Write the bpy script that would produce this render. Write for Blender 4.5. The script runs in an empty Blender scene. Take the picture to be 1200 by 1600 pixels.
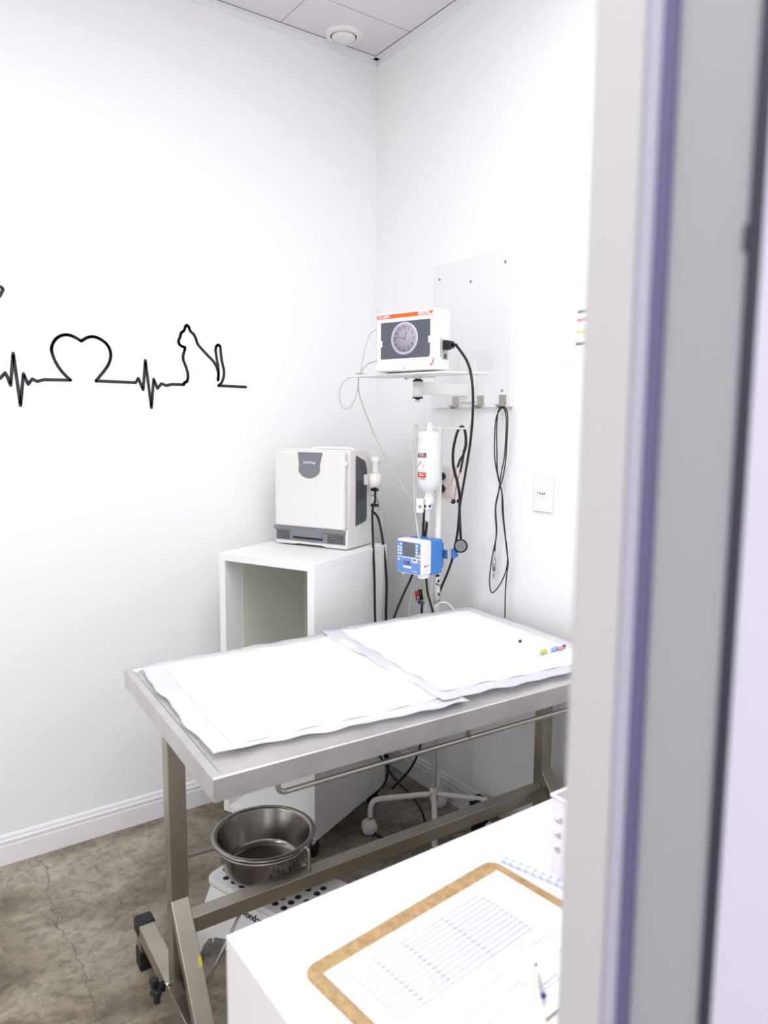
import bpy, bmesh, math, random
from mathutils import Vector, Matrix
random.seed(4)
SC = bpy.context.scene
COL = SC.collection
R = math.radians

# ------------------------------------------------------------------ camera, world, lights, exposure
cam_d = bpy.data.cameras.new('camera')
cam = bpy.data.objects.new('camera', cam_d); COL.objects.link(cam)
cam.matrix_world = Matrix.Translation(Vector((-1.70824, -2.47131, 1.40000))) @ Matrix(((0.815794, 0.063911, -0.574800), (-0.578301, 0.101972, -0.809426), (0.006882, 0.992732, 0.120148))).to_4x4()
cam_d.sensor_fit = 'VERTICAL'; cam_d.sensor_height = 36.0
cam_d.lens = 1144.80 / 1600 * 36.0
cam_d.clip_start = 0.01
cam_d.dof.use_dof = True; cam_d.dof.focus_distance = 2.35
cam_d.dof.aperture_fstop = cam_d.lens / 7.0
SC.camera = cam
SC.view_settings.view_transform = 'Standard'
SC.view_settings.look = 'None'
SC.view_settings.gamma = 1.0
SC.view_settings.use_curve_mapping = False
SC.view_settings.exposure = 0.11

world = bpy.data.worlds.new('world'); SC.world = world
world.use_nodes = True
world.node_tree.nodes['Background'].inputs[0].default_value = (0.96, 0.95, 1.0, 1)
world.node_tree.nodes['Background'].inputs[1].default_value = 1.3

def area(name, loc, target, sx, sy, power, color=(1, 1, 1)):
    d = bpy.data.lights.new(name, 'AREA'); d.shape = 'RECTANGLE'; d.size = sx; d.size_y = sy
    d.energy = power; d.color = color
    o = bpy.data.objects.new(name, d); COL.objects.link(o)
    o.location = loc
    v = Vector(target) - Vector(loc)
    o.rotation_euler = v.to_track_quat('-Z', 'Y').to_euler()
    return o
area('room_panel_light', (-1.20, -1.65, 2.75), (-1.20, -1.65, 0), 1.4, 0.9, 27, (0.97, 0.985, 1.0))
area('room_panel_light_far', (-2.9, -1.2, 2.75), (-2.9, -1.2, 0), 1.2, 0.6, 14, (0.97, 0.985, 1.0))
area('left_fill_light', (-3.95, -1.1, 1.5), (0.0, -1.1, 1.3), 1.7, 1.6, 11, (0.97, 0.985, 1.0))  # fill lamp added at the unseen left end to lift the shade
area('corridor_light', (-1.9, -3.3, 2.7), (-1.9, -3.3, 0), 1.2, 0.6, 26, (0.98, 0.98, 1.0))

# ------------------------------------------------------------------ materials
def lin(c):
    return tuple((x / 12.92 if x <= 0.04045 else ((x + 0.055) / 1.055) ** 2.4) for x in c)
def mat(name, rgb, rough=0.5, metal=0.0, bump=0.0, bscale=60.0, vary=0.0, alpha=1.0, trans=0.0, ior=1.45, emit=0.0, coat=0.0, vscale=6.0):
    m = bpy.data.materials.new(name); m.use_nodes = True
    nt = m.node_tree; b = nt.nodes['Principled BSDF']
    c = lin([x / 255 for x in rgb])
    b.inputs['Base Color'].default_value = (*c, 1)
    b.inputs['Roughness'].default_value = rough
    b.inputs['Metallic'].default_value = metal
    b.inputs['IOR'].default_value = ior
    b.inputs['Alpha'].default_value = alpha
    b.inputs['Transmission Weight'].default_value = trans
    b.inputs['Coat Weight'].default_value = coat
    if emit:
        b.inputs['Emission Color'].default_value = (*c, 1); b.inputs['Emission Strength'].default_value = emit
    tc = nt.nodes.new('ShaderNodeTexCoord')
    if vary:
        n = nt.nodes.new('ShaderNodeTexNoise'); n.inputs['Scale'].default_value = vscale; n.inputs['Detail'].default_value = 5
        nt.links.new(tc.outputs['Object'], n.inputs['Vector'])
        r = nt.nodes.new('ShaderNodeValToRGB')
        r.color_ramp.elements[0].position = 0.3; r.color_ramp.elements[1].position = 0.7
        r.color_ramp.elements[0].color = (*[x * (1 - vary) for x in c], 1)
        r.color_ramp.elements[1].color = (*[min(1, x * (1 + vary)) for x in c], 1)
        nt.links.new(n.outputs['Fac'], r.inputs['Fac']); nt.links.new(r.outputs['Color'], b.inputs['Base Color'])
    if bump:
        n = nt.nodes.new('ShaderNodeTexNoise'); n.inputs['Scale'].default_value = bscale; n.inputs['Detail'].default_value = 3
        nt.links.new(tc.outputs['Object'], n.inputs['Vector'])
        bp = nt.nodes.new('ShaderNodeBump'); bp.inputs['Strength'].default_value = bump; bp.inputs['Distance'].default_value = 0.002
        nt.links.new(n.outputs['Fac'], bp.inputs['Height']); nt.links.new(bp.outputs['Normal'], b.inputs['Normal'])
    return m

def floor_mat():
    m = bpy.data.materials.new('worn_concrete'); m.use_nodes = True
    nt = m.node_tree; N = nt.nodes; L = nt.links; b = N['Principled BSDF']
    geo = N.new('ShaderNodeNewGeometry')
    def noise(scale, detail=6, rough=0.6, dist=0.0, sc3=None):
        n = N.new('ShaderNodeTexNoise'); n.inputs['Scale'].default_value = scale; n.inputs['Detail'].default_value = detail
        n.inputs['Roughness'].default_value = rough; n.inputs['Distortion'].default_value = dist
        if sc3:
            mp = N.new('ShaderNodeMapping'); mp.inputs['Scale'].default_value = sc3; mp.inputs['Rotation'].default_value = (0, 0, 0.5)
            L.new(geo.outputs['Position'], mp.inputs['Vector']); L.new(mp.outputs['Vector'], n.inputs['Vector'])
        else:
            L.new(geo.outputs['Position'], n.inputs['Vector'])
        return n
    def ramp(src, stops):
        r = N.new('ShaderNodeValToRGB'); e = r.color_ramp.elements
        while len(e) < len(stops): e.new(0.5)
        for i, (p, c) in enumerate(stops):
            e[i].position = p; e[i].color = (*lin([x / 255 for x in c]), 1)
        L.new(src, r.inputs['Fac']); return r
    def mix(mode, fac, a, c):
        x = N.new('ShaderNodeMix'); x.data_type = 'RGBA'; x.blend_type = mode
        if isinstance(fac, float): x.inputs['Factor'].default_value = fac
        else: L.new(fac, x.inputs['Factor'])
        L.new(a, x.inputs['A'])
        if isinstance(c, tuple): x.inputs['B'].default_value = (*c, 1)
        else: L.new(c, x.inputs['B'])
        return x
    def math_(op, a, b_=None, clamp=False):
        x = N.new('ShaderNodeMath'); x.operation = op; x.use_clamp = clamp
        for i, v in enumerate((a, b_)):
            if v is None: continue
            if isinstance(v, (int, float)): x.inputs[i].default_value = v
            else: L.new(v, x.inputs[i])
        return x.outputs[0]
    big = noise(3.2, 8, 0.62, 0.5, (1.0, 1.6, 1.0))
    base = ramp(big.outputs['Fac'], [(0.30, (84, 77, 63)), (0.43, (122, 113, 96)), (0.55, (150, 142, 126)), (0.72, (178, 171, 158))])
    fine = noise(34, 8, 0.7, 0.8)
    fr = ramp(fine.outputs['Fac'], [(0.3, (150, 145, 138)), (0.55, (255, 255, 255)), (0.8, (255, 255, 255))])
    c1 = mix('MULTIPLY', 0.75, base.outputs['Color'], fr.outputs['Color'])
    pits = noise(60, 2, 0.5)
    pr = ramp(pits.outputs['Fac'], [(0.24, (70, 62, 52)), (0.29, (255, 255, 255)), (1.0, (255, 255, 255))])
    c2 = mix('MULTIPLY', 0.8, c1.outputs['Result'], pr.outputs['Color'])
    # one long hairline crack running away from the wall
    sep = N.new('ShaderNodeSeparateXYZ'); L.new(geo.outputs['Position'], sep.inputs[0])
    n1 = noise(7, 2, 0.5); n2 = noise(45, 3, 0.6)
    x0 = math_('ADD', sep.outputs['X'], 1.322)
    x1 = math_('ADD', x0, math_('MULTIPLY', sep.outputs['Y'], -0.035))
    x2 = math_('ADD', x1, math_('MULTIPLY', math_('SUBTRACT', n1.outputs['Fac'], 0.5), 0.09))
    x3 = math_('ADD', x2, math_('MULTIPLY', math_('SUBTRACT', n2.outputs['Fac'], 0.5), 0.03))
    ax = math_('ABSOLUTE', x3)
    core = math_('SUBTRACT', 1.0, math_('DIVIDE', ax, 0.0022), True)
    c3 = mix('MIX', math_('MULTIPLY', core, 0.85), c2.outputs['Result'], lin((80 / 255, 68 / 255, 56 / 255)))
    L.new(c3.outputs['Result'], b.inputs['Base Color'])
    rr = ramp(big.outputs['Fac'], [(0.3, (120, 120, 120)), (0.7, (170, 170, 170))])
    L.new(rr.outputs['Color'], b.inputs['Roughness'])
    bp = N.new('ShaderNodeBump'); bp.inputs['Strength'].default_value = 0.35; bp.inputs['Distance'].default_value = 0.004
    L.new(math_('SUBTRACT', fine.outputs['Fac'], core), bp.inputs['Height']); L.new(bp.outputs['Normal'], b.inputs['Normal'])
    return m

def steel_mat(name, rgb, rough, sx, sy, sz):
    m = mat(name, rgb, rough, 1.0)
    nt = m.node_tree; b = nt.nodes['Principled BSDF']
    tc = nt.nodes['Texture Coordinate']
    mp = nt.nodes.new('ShaderNodeMapping'); mp.inputs['Scale'].default_value = (sx, sy, sz)
    n = nt.nodes.new('ShaderNodeTexNoise'); n.inputs['Scale'].default_value = 1.0; n.inputs['Detail'].default_value = 4
    nt.links.new(tc.outputs['Object'], mp.inputs['Vector']); nt.links.new(mp.outputs['Vector'], n.inputs['Vector'])
    mr = nt.nodes.new('ShaderNodeMapRange'); mr.inputs['To Min'].default_value = rough * 0.75; mr.inputs['To Max'].default_value = rough * 1.3
    nt.links.new(n.outputs['Fac'], mr.inputs['Value']); nt.links.new(mr.outputs['Result'], b.inputs['Roughness'])
    n2 = nt.nodes.new('ShaderNodeTexNoise'); n2.inputs['Scale'].default_value = 9; n2.inputs['Detail'].default_value = 6
    nt.links.new(tc.outputs['Object'], n2.inputs['Vector'])
    c = lin([x / 255 for x in rgb])
    r = nt.nodes.new('ShaderNodeValToRGB')
    r.color_ramp.elements[0].position = 0.3; r.color_ramp.elements[1].position = 0.65
    r.color_ramp.elements[0].color = (*[x * 0.82 for x in c], 1); r.color_ramp.elements[1].color = (*c, 1)
    nt.links.new(n2.outputs['Fac'], r.inputs['Fac']); nt.links.new(r.outputs['Color'], b.inputs['Base Color'])
    bp = nt.nodes.new('ShaderNodeBump'); bp.inputs['Strength'].default_value = 0.12; bp.inputs['Distance'].default_value = 0.0006
    nt.links.new(n.outputs['Fac'], bp.inputs['Height']); nt.links.new(bp.outputs['Normal'], b.inputs['Normal'])
    return m

def board_mat():
    m = bpy.data.materials.new('hardboard'); m.use_nodes = True
    nt = m.node_tree; b = nt.nodes['Principled BSDF']; b.inputs['Roughness'].default_value = 0.6
    tc = nt.nodes.new('ShaderNodeTexCoord')
    n = nt.nodes.new('ShaderNodeTexNoise'); n.inputs['Scale'].default_value = 110; n.inputs['Detail'].default_value = 8; n.inputs['Roughness'].default_value = 0.75
    nt.links.new(tc.outputs['Object'], n.inputs['Vector'])
    r = nt.nodes.new('ShaderNodeValToRGB'); e = r.color_ramp.elements
    e[0].position = 0.32; e[0].color = (*lin((0.52, 0.41, 0.26)), 1)
    e[1].position = 0.65; e[1].color = (*lin((0.72, 0.60, 0.42)), 1)
    nt.links.new(n.outputs['Fac'], r.inputs['Fac']); nt.links.new(r.outputs['Color'], b.inputs['Base Color'])
    return m

def chipped_mat():
    m = mat('chipped_white_enamel', (232, 230, 226), 0.4)
    nt = m.node_tree; b = nt.nodes['Principled BSDF']; tc = nt.nodes['Texture Coordinate']
    n = nt.nodes.new('ShaderNodeTexNoise'); n.inputs['Scale'].default_value = 70; n.inputs['Detail'].default_value = 3
    nt.links.new(tc.outputs['Object'], n.inputs['Vector'])
    r = nt.nodes.new('ShaderNodeValToRGB'); e = r.color_ramp.elements
    e[0].position = 0.575; e[0].color = (*lin((0.91, 0.90, 0.88)), 1)
    e[1].position = 0.60; e[1].color = (*lin((0.10, 0.09, 0.08)), 1)
    nt.links.new(n.outputs['Fac'], r.inputs['Fac']); nt.links.new(r.outputs['Color'], b.inputs['Base Color'])
    return m

M = {}
M['wall'] = mat('wall_paint', (242, 241, 242), 0.7, bump=0.08, bscale=140)
M['ceil'] = mat('ceiling_tile', (226, 222, 228), 0.85, bump=0.15, bscale=300)
M['dark_gap'] = mat('dark_gap', (70, 66, 70), 0.9)
M['trim'] = mat('white_trim', (236, 234, 238), 0.45)
M['floor'] = floor_mat()
M['white'] = mat('white_laminate', (238, 236, 236), 0.35)
M['board_white'] = mat('grey_white_laminate', (231, 230, 232), 0.4)
M['green'] = mat('green_shade_tint', (222, 227, 215), 0.5)  # greenish shade inside the cabinet, put into the colour
M['plastic'] = mat('white_plastic', (236, 234, 232), 0.35)
M['plastic_warm'] = mat('warm_white_plastic', (224, 221, 216), 0.4)
M['casing'] = mat('off_white_casing', (222, 220, 218), 0.42)
M['plastic_grey'] = mat('grey_plastic', (118, 121, 126), 0.4)
M['plastic_dark'] = mat('dark_grey_plastic', (74, 79, 82), 0.45)
M['black'] = mat('black_rubber', (22, 22, 24), 0.5)
M['black_gloss'] = mat('black_plastic', (16, 16, 18), 0.3)
M['steel'] = steel_mat('brushed_steel', (222, 220, 218), 0.36, 260, 8, 8)
M['steel_leg'] = steel_mat('dull_steel_tube', (180, 175, 163), 0.34, 200, 200, 6)
M['bowl'] = steel_mat('bowl_steel', (154, 149, 142), 0.2, 10, 10, 300)
M['chrome'] = mat('chrome', (200, 200, 200), 0.18, 1.0)
M['nickel'] = mat('nickel', (176, 172, 164), 0.35, 1.0)
M['decal'] = mat('dark_vinyl', (34, 33, 40), 0.5)
M['pad'] = mat('absorbent_pad', (244, 244, 248), 0.85, bump=0.25, bscale=90)
M['pad_film'] = mat('pad_border_film', (236, 235, 240), 0.5, alpha=0.62)
M['enamel'] = mat('white_enamel', (230, 228, 224), 0.35, vary=0.04)
M['chip'] = chipped_mat()
M['blue'] = mat('blue_plastic', (62, 128, 200), 0.35)
M['blue_panel'] = mat('blue_keypad', (104, 148, 214), 0.45)
M['lcd'] = mat('grey_display', (104, 104, 110), 0.25)
M['screen'] = mat('monitor_display', (84, 87, 96), 0.3, emit=0.05)
M['clock'] = mat('clock_picture', (158, 152, 164), 0.4, emit=0.1)
M['clock_rim'] = mat('clock_picture_rim', (184, 178, 192), 0.4, emit=0.12)
M['clock_ink'] = mat('clock_picture_ink', (96, 92, 106), 0.4)
M['orange'] = mat('orange_print', (232, 98, 32), 0.5)
M['red'] = mat('red_print', (196, 44, 50), 0.5)
M['red_label'] = mat('red_label', (222, 74, 42), 0.5)
M['maroon'] = mat('maroon_label', (112, 52, 66), 0.5)
M['ink'] = mat('dark_ink', (52, 52, 60), 0.6)
M['ink_pale'] = mat('pale_form_ink', (92, 96, 126), 0.7)
M['paper'] = mat('paper', (234, 234, 241), 0.8)
M['paper_white'] = mat('notice_paper', (240, 242, 246), 0.7)
M['pink'] = mat('pink_print', (226, 150, 166), 0.6)
M['yellow'] = mat('yellow_print', (226, 222, 130), 0.6)
M['grey_print'] = mat('grey_print', (140, 138, 146), 0.6)
M['board'] = board_mat()
M['cream'] = mat('cream_plastic', (236, 228, 206), 0.5)
M['navy'] = mat('navy_plastic', (52, 60, 116), 0.4)
M['notebook'] = mat('pale_blue_card', (226, 234, 246), 0.6)
M['notebook_dot'] = mat('blue_dots', (160, 176, 212), 0.6)
M['clear'] = mat('clear_plastic', (246, 248, 250), 0.12, alpha=0.45)
M['bottle'] = mat('milky_bottle', (238, 240, 243), 0.3, alpha=0.78)
M['tube_clear'] = mat('clear_tubing', (214, 214, 212), 0.25, alpha=0.7)
M['cable_grey'] = mat('grey_cable', (186, 184, 182), 0.5)
M['cable_white'] = mat('white_cable', (222, 221, 220), 0.5)
M['brass'] = mat('brass_metal', (150, 132, 92), 0.35, 1.0)
M['rose'] = mat('rose_metal', (212, 176, 164), 0.35, 0.6)
M['lime'] = mat('lime_plastic', (198, 214, 92), 0.5)
M['sky'] = mat('light_blue_plastic', (142, 182, 230), 0.5)
M['green_key'] = mat('green_key', (40, 150, 90), 0.5)
M['orange_key'] = mat('orange_key', (220, 130, 50), 0.5)
M['stool'] = mat('white_stool_plastic', (226, 224, 224), 0.45, vary=0.03)
M['frame_white'] = mat('painted_door_frame', (192, 189, 190), 0.55)
M['frame_outer'] = mat('lilac_white_frame', (206, 201, 216), 0.55)
M['frame_lilac'] = mat('lilac_grey_aluminium', (184, 180, 196), 0.5)
M['frame_grey'] = mat('grey_aluminium_profile', (158, 157, 161), 0.5)
M['gasket_violet'] = mat('violet_grey_gasket', (92, 90, 124), 0.6)
M['gasket'] = mat('dark_gasket', (44, 46, 58), 0.6)
M['basket'] = mat('white_basket_plastic', (234, 228, 232), 0.4)
M['stain'] = mat('yellow_stain', (196, 190, 70), 0.6)

# ------------------------------------------------------------------ mesh helpers
class B:
    """Collects shapes into one bmesh; material index per shape."""
    def __init__(s): s.bm = bmesh.new(); s.mats = []; s.smooth = []
    def mi(s, m):
        if m not in s.mats: s.mats.append(m)
        return s.mats.index(m)
    def faces(s, vs, fs, m=None, smooth=False):
        bv = [s.bm.verts.new(v) for v in vs]
        out = []
        for f in fs:
            try:
                q = s.bm.faces.new([bv[i] for i in f])
            except ValueError:
                continue
            q.smooth = smooth
            if m: q.material_index = s.mi(m)
            out.append(q)
        return bv, out
    def box(s, a, b, bev=0.0, m=None, seg=2):
        x0, y0, z0 = [min(p, q) for p, q in zip(a, b)]; x1, y1, z1 = [max(p, q) for p, q in zip(a, b)]
        vs = [(x0, y0, z0), (x1, y0, z0), (x1, y1, z0), (x0, y1, z0), (x0, y0, z1), (x1, y0, z1), (x1, y1, z1), (x0, y1, z1)]
        return s.hexa(vs, bev, m, seg)
    def hexa(s, vs, bev=0.0, m=None, seg=2):
        bv, fs = s.faces(vs, [(0, 3, 2, 1), (4, 5, 6, 7), (0, 1, 5, 4), (1, 2, 6, 5), (2, 3, 7, 6), (3, 0, 4, 7)], m)
        if bev > 0:
            es = set()
            for f in fs: es.update(f.edges)
            r = bmesh.ops.bevel(s.bm, geom=list(es), offset=bev, segments=seg, affect='EDGES', profile=0.5)
            if m:
                k = s.mi(m)
                for f in r['faces']: f.material_index = k
            for f in r['faces']: f.smooth = True
        return s
    def obox(s, c, ax, ay, az, hx, hy, hz, bev=0.0, m=None):
        c = Vector(c); ax, ay, az = [Vector(v).normalized() for v in (ax, ay, az)]
        vs = [tuple(c + ax * hx * i + ay * hy * j + az * hz * k) for i, j, k in
              ((-1, -1, -1), (1, -1, -1), (1, 1, -1), (-1, 1, -1), (-1, -1, 1), (1, -1, 1), (1, 1, 1), (-1, 1, 1))]
        return s.hexa(vs, bev, m)
    def bar(s, p, q, up, w, t, bev=0.002, m=None):
        """rectangular bar from p to q; w across, t along up"""
        p, q = Vector(p), Vector(q); d = (q - p); L = d.length; d.normalize()
        sd = d.cross(Vector(up)).normalized(); u = sd.cross(d).normalized()
        return s.obox((p + q) / 2, d, sd, u, L / 2, w / 2, t / 2, bev, m)
    def tube(s, pts, r, seg=10, m=None, res=6, closed=False, cap=True, straight=False):
        P = [Vector(p) for p in pts]
        if not straight and len(P) > 2: P = catmull(P, res, closed)
        n = len(P)
        rs = r if isinstance(r, (list, tuple)) else None
        rings = []; prev = None
        for i in range(n):
            if closed: t = P[(i + 1) % n] - P[i - 1]
            elif i == 0: t = P[1] - P[0]
            elif i == n - 1: t = P[-1] - P[-2]
            else: t = (P[i + 1] - P[i]).normalized() + (P[i] - P[i - 1]).normalized()
            if t.length < 1e-9: t = Vector((0, 0, 1))
            t.normalize()
            if prev is None:
                a = Vector((0, 0, 1)) if abs(t.z) < 0.9 else Vector((1, 0, 0))
                u = t.cross(a).normalized()
            else:
                u = (prev - t * prev.dot(t))
                u = u.normalized() if u.length > 1e-6 else t.orthogonal().normalized()
            prev = u; v = t.cross(u)
            rr = r if rs is None else rs[0] + (rs[1] - rs[0]) * i / (n - 1)
            rings.append([s.bm.verts.new(P[i] + (u * math.cos(k * 2 * math.pi / seg) + v * math.sin(k * 2 * math.pi / seg)) * rr) for k in range(seg)])
        mi = s.mi(m) if m else 0
        rng = range(n if closed else n - 1)
        for i in rng:
            a, b = rings[i], rings[(i + 1) % n]
            for k in range(seg):
                f = s.bm.faces.new((a[k], a[(k + 1) % seg], b[(k + 1) % seg], b[k])); f.smooth = True; f.material_index = mi
        if cap and not closed:
            for rg, rev in ((rings[0], True), (rings[-1], False)):
                f = s.bm.faces.new(list(reversed(rg)) if rev else rg); f.material_index = mi
        return s
    def lathe(s, prof, c=(0, 0, 0), axis=(0, 0, 1), seg=32, m=None, capa=False, capb=False, smooth=True):
        """prof: (radius, height) list along axis"""
        ax = Vector(axis).normalized(); u = ax.orthogonal().normalized(); v = ax.cross(u); c = Vector(c)
        rings = []
        for r, h in prof:
            rings.append([s.bm.verts.new(c + ax * h + (u * math.cos(k * 2 * math.pi / seg) + v * math.sin(k * 2 * math.pi / seg)) * max(r, 1e-5)) for k in range(seg)])
        mi = s.mi(m) if m else 0
        for a, b in zip(rings, rings[1:]):
            for k in range(seg):
                f = s.bm.faces.new((a[k], a[(k + 1) % seg], b[(k + 1) % seg], b[k])); f.smooth = smooth; f.material_index = mi
        if capa: f = s.bm.faces.new(list(reversed(rings[0]))); f.material_index = mi
        if capb: f = s.bm.faces.new(rings[-1]); f.material_index = mi
        return s
    def cyl(s, p, q, r, seg=20, m=None, r2=None):
        p, q = Vector(p), Vector(q); d = q - p; L = d.length
        return s.lathe([(r, 0), (r if r2 is None else r2, L)], p, d, seg, m, True, True, True)
    def ball(s, c, r, seg=14, m=None, sz=1.0):
        pr = [(math.sin(i * math.pi / seg) * r, -math.cos(i * math.pi / seg) * r * sz) for i in range(seg + 1)]
        return s.lathe(pr, c, (0, 0, 1), seg * 2, m)
    def prism(s, poly, o, ux, uy, depth, m=None, bev=0.0):
        """2-D outline extruded by depth along ux x uy"""
        o, ux, uy = Vector(o), Vector(ux).normalized(), Vector(uy).normalized(); n = ux.cross(uy).normalized()
        k = len(poly)
        a = [o + ux * x + uy * y for x, y in poly]; b = [p + n * depth for p in a]
        vs = a + b
        fs = [tuple(reversed(range(k))), tuple(range(k, 2 * k))] + [(i, (i + 1) % k, k + (i + 1) % k, k + i) for i in range(k)]
        bv, ff = s.faces(vs, fs, m)
        if bev:
            es = set(ff[1].edges) | set(ff[0].edges)
            r = bmesh.ops.bevel(s.bm, geom=list(es), offset=bev, segments=2, affect='EDGES')
            if m:
                for f in r['faces']: f.material_index = s.mi(m)
            for f in r['faces']: f.smooth = True
        return s
    def text(s, txt, o, ux, uy, size, depth=0.0004, m=None, align='LEFT', bold=0.0, sx=1.0):
        cu = bpy.data.curves.new('t', 'FONT'); cu.body = txt; cu.size = size; cu.align_x = align; cu.extrude = depth / 2; cu.offset = bold
        ob = bpy.data.objects.new('t', cu)
        me = bpy.data.meshes.new_from_object(ob)
        o, ux, uy = Vector(o), Vector(ux).normalized(), Vector(uy).normalized(); n = ux.cross(uy)
        vs = [tuple(o + ux * v.co.x * sx + uy * v.co.y + n * (v.co.z + depth / 2)) for v in me.vertices]
        s.faces(vs, [tuple(p.vertices) for p in me.polygons], m)
        bpy.data.objects.remove(ob); bpy.data.curves.remove(cu); bpy.data.meshes.remove(me)
        return s

def catmull(P, res=6, closed=False):
    n = len(P); out = []
    rng = range(n if closed else n - 1)
    for i in rng:
        if closed: p0, p1, p2, p3 = P[i - 1], P[i], P[(i + 1) % n], P[(i + 2) % n]
        else: p0, p1, p2, p3 = P[max(i - 1, 0)], P[i], P[i + 1], P[min(i + 2, n - 1)]
        for k in range(res):
            t = k / res
            out.append(0.5 * ((2 * p1) + (p2 - p0) * t + (2 * p0 - 5 * p1 + 4 * p2 - p3) * t * t + (3 * p1 - p0 - 3 * p2 + p3) * t ** 3))
    if not closed: out.append(P[-1].copy())
    return out

ROOTM = {}
def tag(o, label=None, cat=None, group=None, kind=None):
    for k, v in (('label', label), ('category', cat), ('group', group), ('kind', kind)):
        if v: o[k] = v
    return o
def root(name, label, cat, loc, rotz=0.0, group=None):
    o = bpy.data.objects.new(name, None); COL.objects.link(o)
    o.empty_display_size = 0.05
    o.location = loc; o.rotation_euler = (0, 0, rotz)
    ROOTM[o] = Matrix.Translation(Vector(loc)) @ Matrix.Rotation(rotz, 4, 'Z')
    return tag(o, label, cat, group)
def obj(name, b, m=None, parent=None, local=False, label=None, recalc=True):
    """link one mesh object. world coordinates unless local=True (then the root's own frame)"""
    bm = b.bm
    top = parent
    while top is not None and top.parent is not None: top = top.parent
    if top is not None:
        if not local: bm.transform(ROOTM[top].inverted())
    off = Vector((0, 0, 0))
    if top is None:
        xs = [v.co for v in bm.verts]
        off = Vector(((min(v.x for v in xs) + max(v.x for v in xs)) / 2, (min(v.y for v in xs) + max(v.y for v in xs)) / 2, min(v.z for v in xs)))
        bm.transform(Matrix.Translation(-off))
    if recalc: bmesh.ops.recalc_face_normals(bm, faces=bm.faces)
    me = bpy.data.meshes.new(name); bm.to_mesh(me); bm.free()
    mats = b.mats or [m]
    if b.mats and m is not None and m not in b.mats: pass
    for q in mats: me.materials.append(M[q] if isinstance(q, str) else q)
    o = bpy.data.objects.new(name, me); COL.objects.link(o)
    if top is None:
        o.location = off; ROOTM[o] = Matrix.Translation(off)
    if parent is not None: o.parent = parent
    if label: o['label'] = label
    return o
def struct(name, b, m=None, parent=None):
    o = obj(name, b, m, parent)
    if parent is None: o['kind'] = 'structure'
    return o
def cable(name, label, cat, pts, r, m, seg=8, res=6, group=None):
    return tag(obj(name, B().tube(pts, r, seg, m, res)), label, cat, group)

# ------------------------------------------------------------------ the room
CH = 2.785
struct('floor', B().box((-4.2, -4.2, -0.08), (0.10, 0.10, 0.0)), 'floor')
struct('wall_left', B().box((-4.2, 0.0, 0.0), (0.12, 0.12, 3.0)), 'wall')
struct('wall_right', B().box((0.0, -2.16, 0.0), (0.12, 0.0, 3.0)), 'wall')
struct('wall_far', B().box((-4.2, -2.16, 0.0), (-4.08, 0.0, 3.0)), 'wall')
# wall with the doorway the view looks through: right of the opening and left of it
struct('wall_front', B().box((-1.318, -2.40, 0.0), (0.12, -2.154, 3.0)), 'wall')
struct('wall_front_left', B().box((-4.2, -2.40, 0.0), (-2.35, -2.16, 3.0)), 'wall')
# ceiling: tiles with narrow dark joints
ce = B()
xs = [0.0, -0.425] + [-0.425 - 0.625 * i for i in range(1, 8)]
ys = [0.0, -0.238] + [-0.238 - 0.625 * i for i in range(1, 8)]
for i in range(len(xs) - 1):
    for j in range(len(ys) - 1):
        g = 0.0016
        ce.box((xs[i + 1] + g, ys[j + 1] + g, CH), (xs[i] - g, ys[j] - g, CH + 0.012), 0, 'ceil')
ce.box((-4.4, -4.4, CH + 0.014), (0.1, 0.1, CH + 0.05), 0, 'dark_gap')
struct('ceiling', ce)
def angle_trim(name, pts):
    b = B()
    b.box(*pts[0], 0, 'trim'); b.box(*pts[1], 0, 'trim'); b.box(*pts[2], 0, 'dark_gap')
    struct(name, b)
angle_trim('trim_1', [((-4.08, -0.003, CH - 0.022), (0.0, 0.0, CH - 0.002)), ((-4.08, -0.022, CH - 0.004), (0.0, 0.0, CH - 0.001)), ((-4.08, -0.024, CH - 0.001), (0.0, -0.0195, CH + 0.0))])
angle_trim('trim_2', [((-0.003, -2.16, CH - 0.022), (0.0, 0.0, CH - 0.002)), ((-0.022, -2.16, CH - 0.004), (0.0, 0.0, CH - 0.001)), ((-0.024, -2.16, CH - 0.001), (-0.0195, 0.0, CH + 0.0))])
# skirting boards with a stepped moulding
def skirting(name, axis):
    prof = [(0, 0), (0.010, 0), (0.010, 0.062), (0.0085, 0.066), (0.0085, 0.070), (0.0095, 0.073), (0.0095, 0.078), (0.006, 0.084), (0.006, 0.089), (0.003, 0.096), (0, 0.098)]
    if axis == 'left':
        b = B().prism([(-y, z) for y, z in prof], (-4.08, 0, 0.0), (0, 1, 0), (0, 0, 1), 4.08)
    else:
        b = B().prism([(-y, z) for y, z in prof], (0, -2.16, 0.0), (1, 0, 0), (0, 0, 1), -2.15)
    struct(name, b, 'trim')
skirting('baseboard_left', 'left'); skirting('baseboard_right', 'right')

# door frame right beside the lens: painted lip, gaskets and grey profile
df = B()
JX = -1.328
for y0, y1, dx, m in ((-2.190, -2.154, 0.0, 'frame_white'), (-2.2035, -2.1895, 0.003, 'frame_lilac'), (-2.2115, -2.2025, -0.001, 'gasket_violet'),
                      (-2.2585, -2.2110, 0.002, 'frame_grey'), (-2.2665, -2.2582, 0.0, 'gasket'), (-2.400, -2.2660, 0.0005, 'frame_outer')):
    df.box((JX + dx, y0, 0.0), (JX + 0.03, y1, 2.5), 0.001, m)
d1 = struct('door_1', df)
lk = B().box((JX - 0.0004, -2.2605, 1.490), (JX + 0.004, -2.2562, 1.504), 0.001, 'gasket')
obj('latch_keeper', lk, None, d1)

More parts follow.
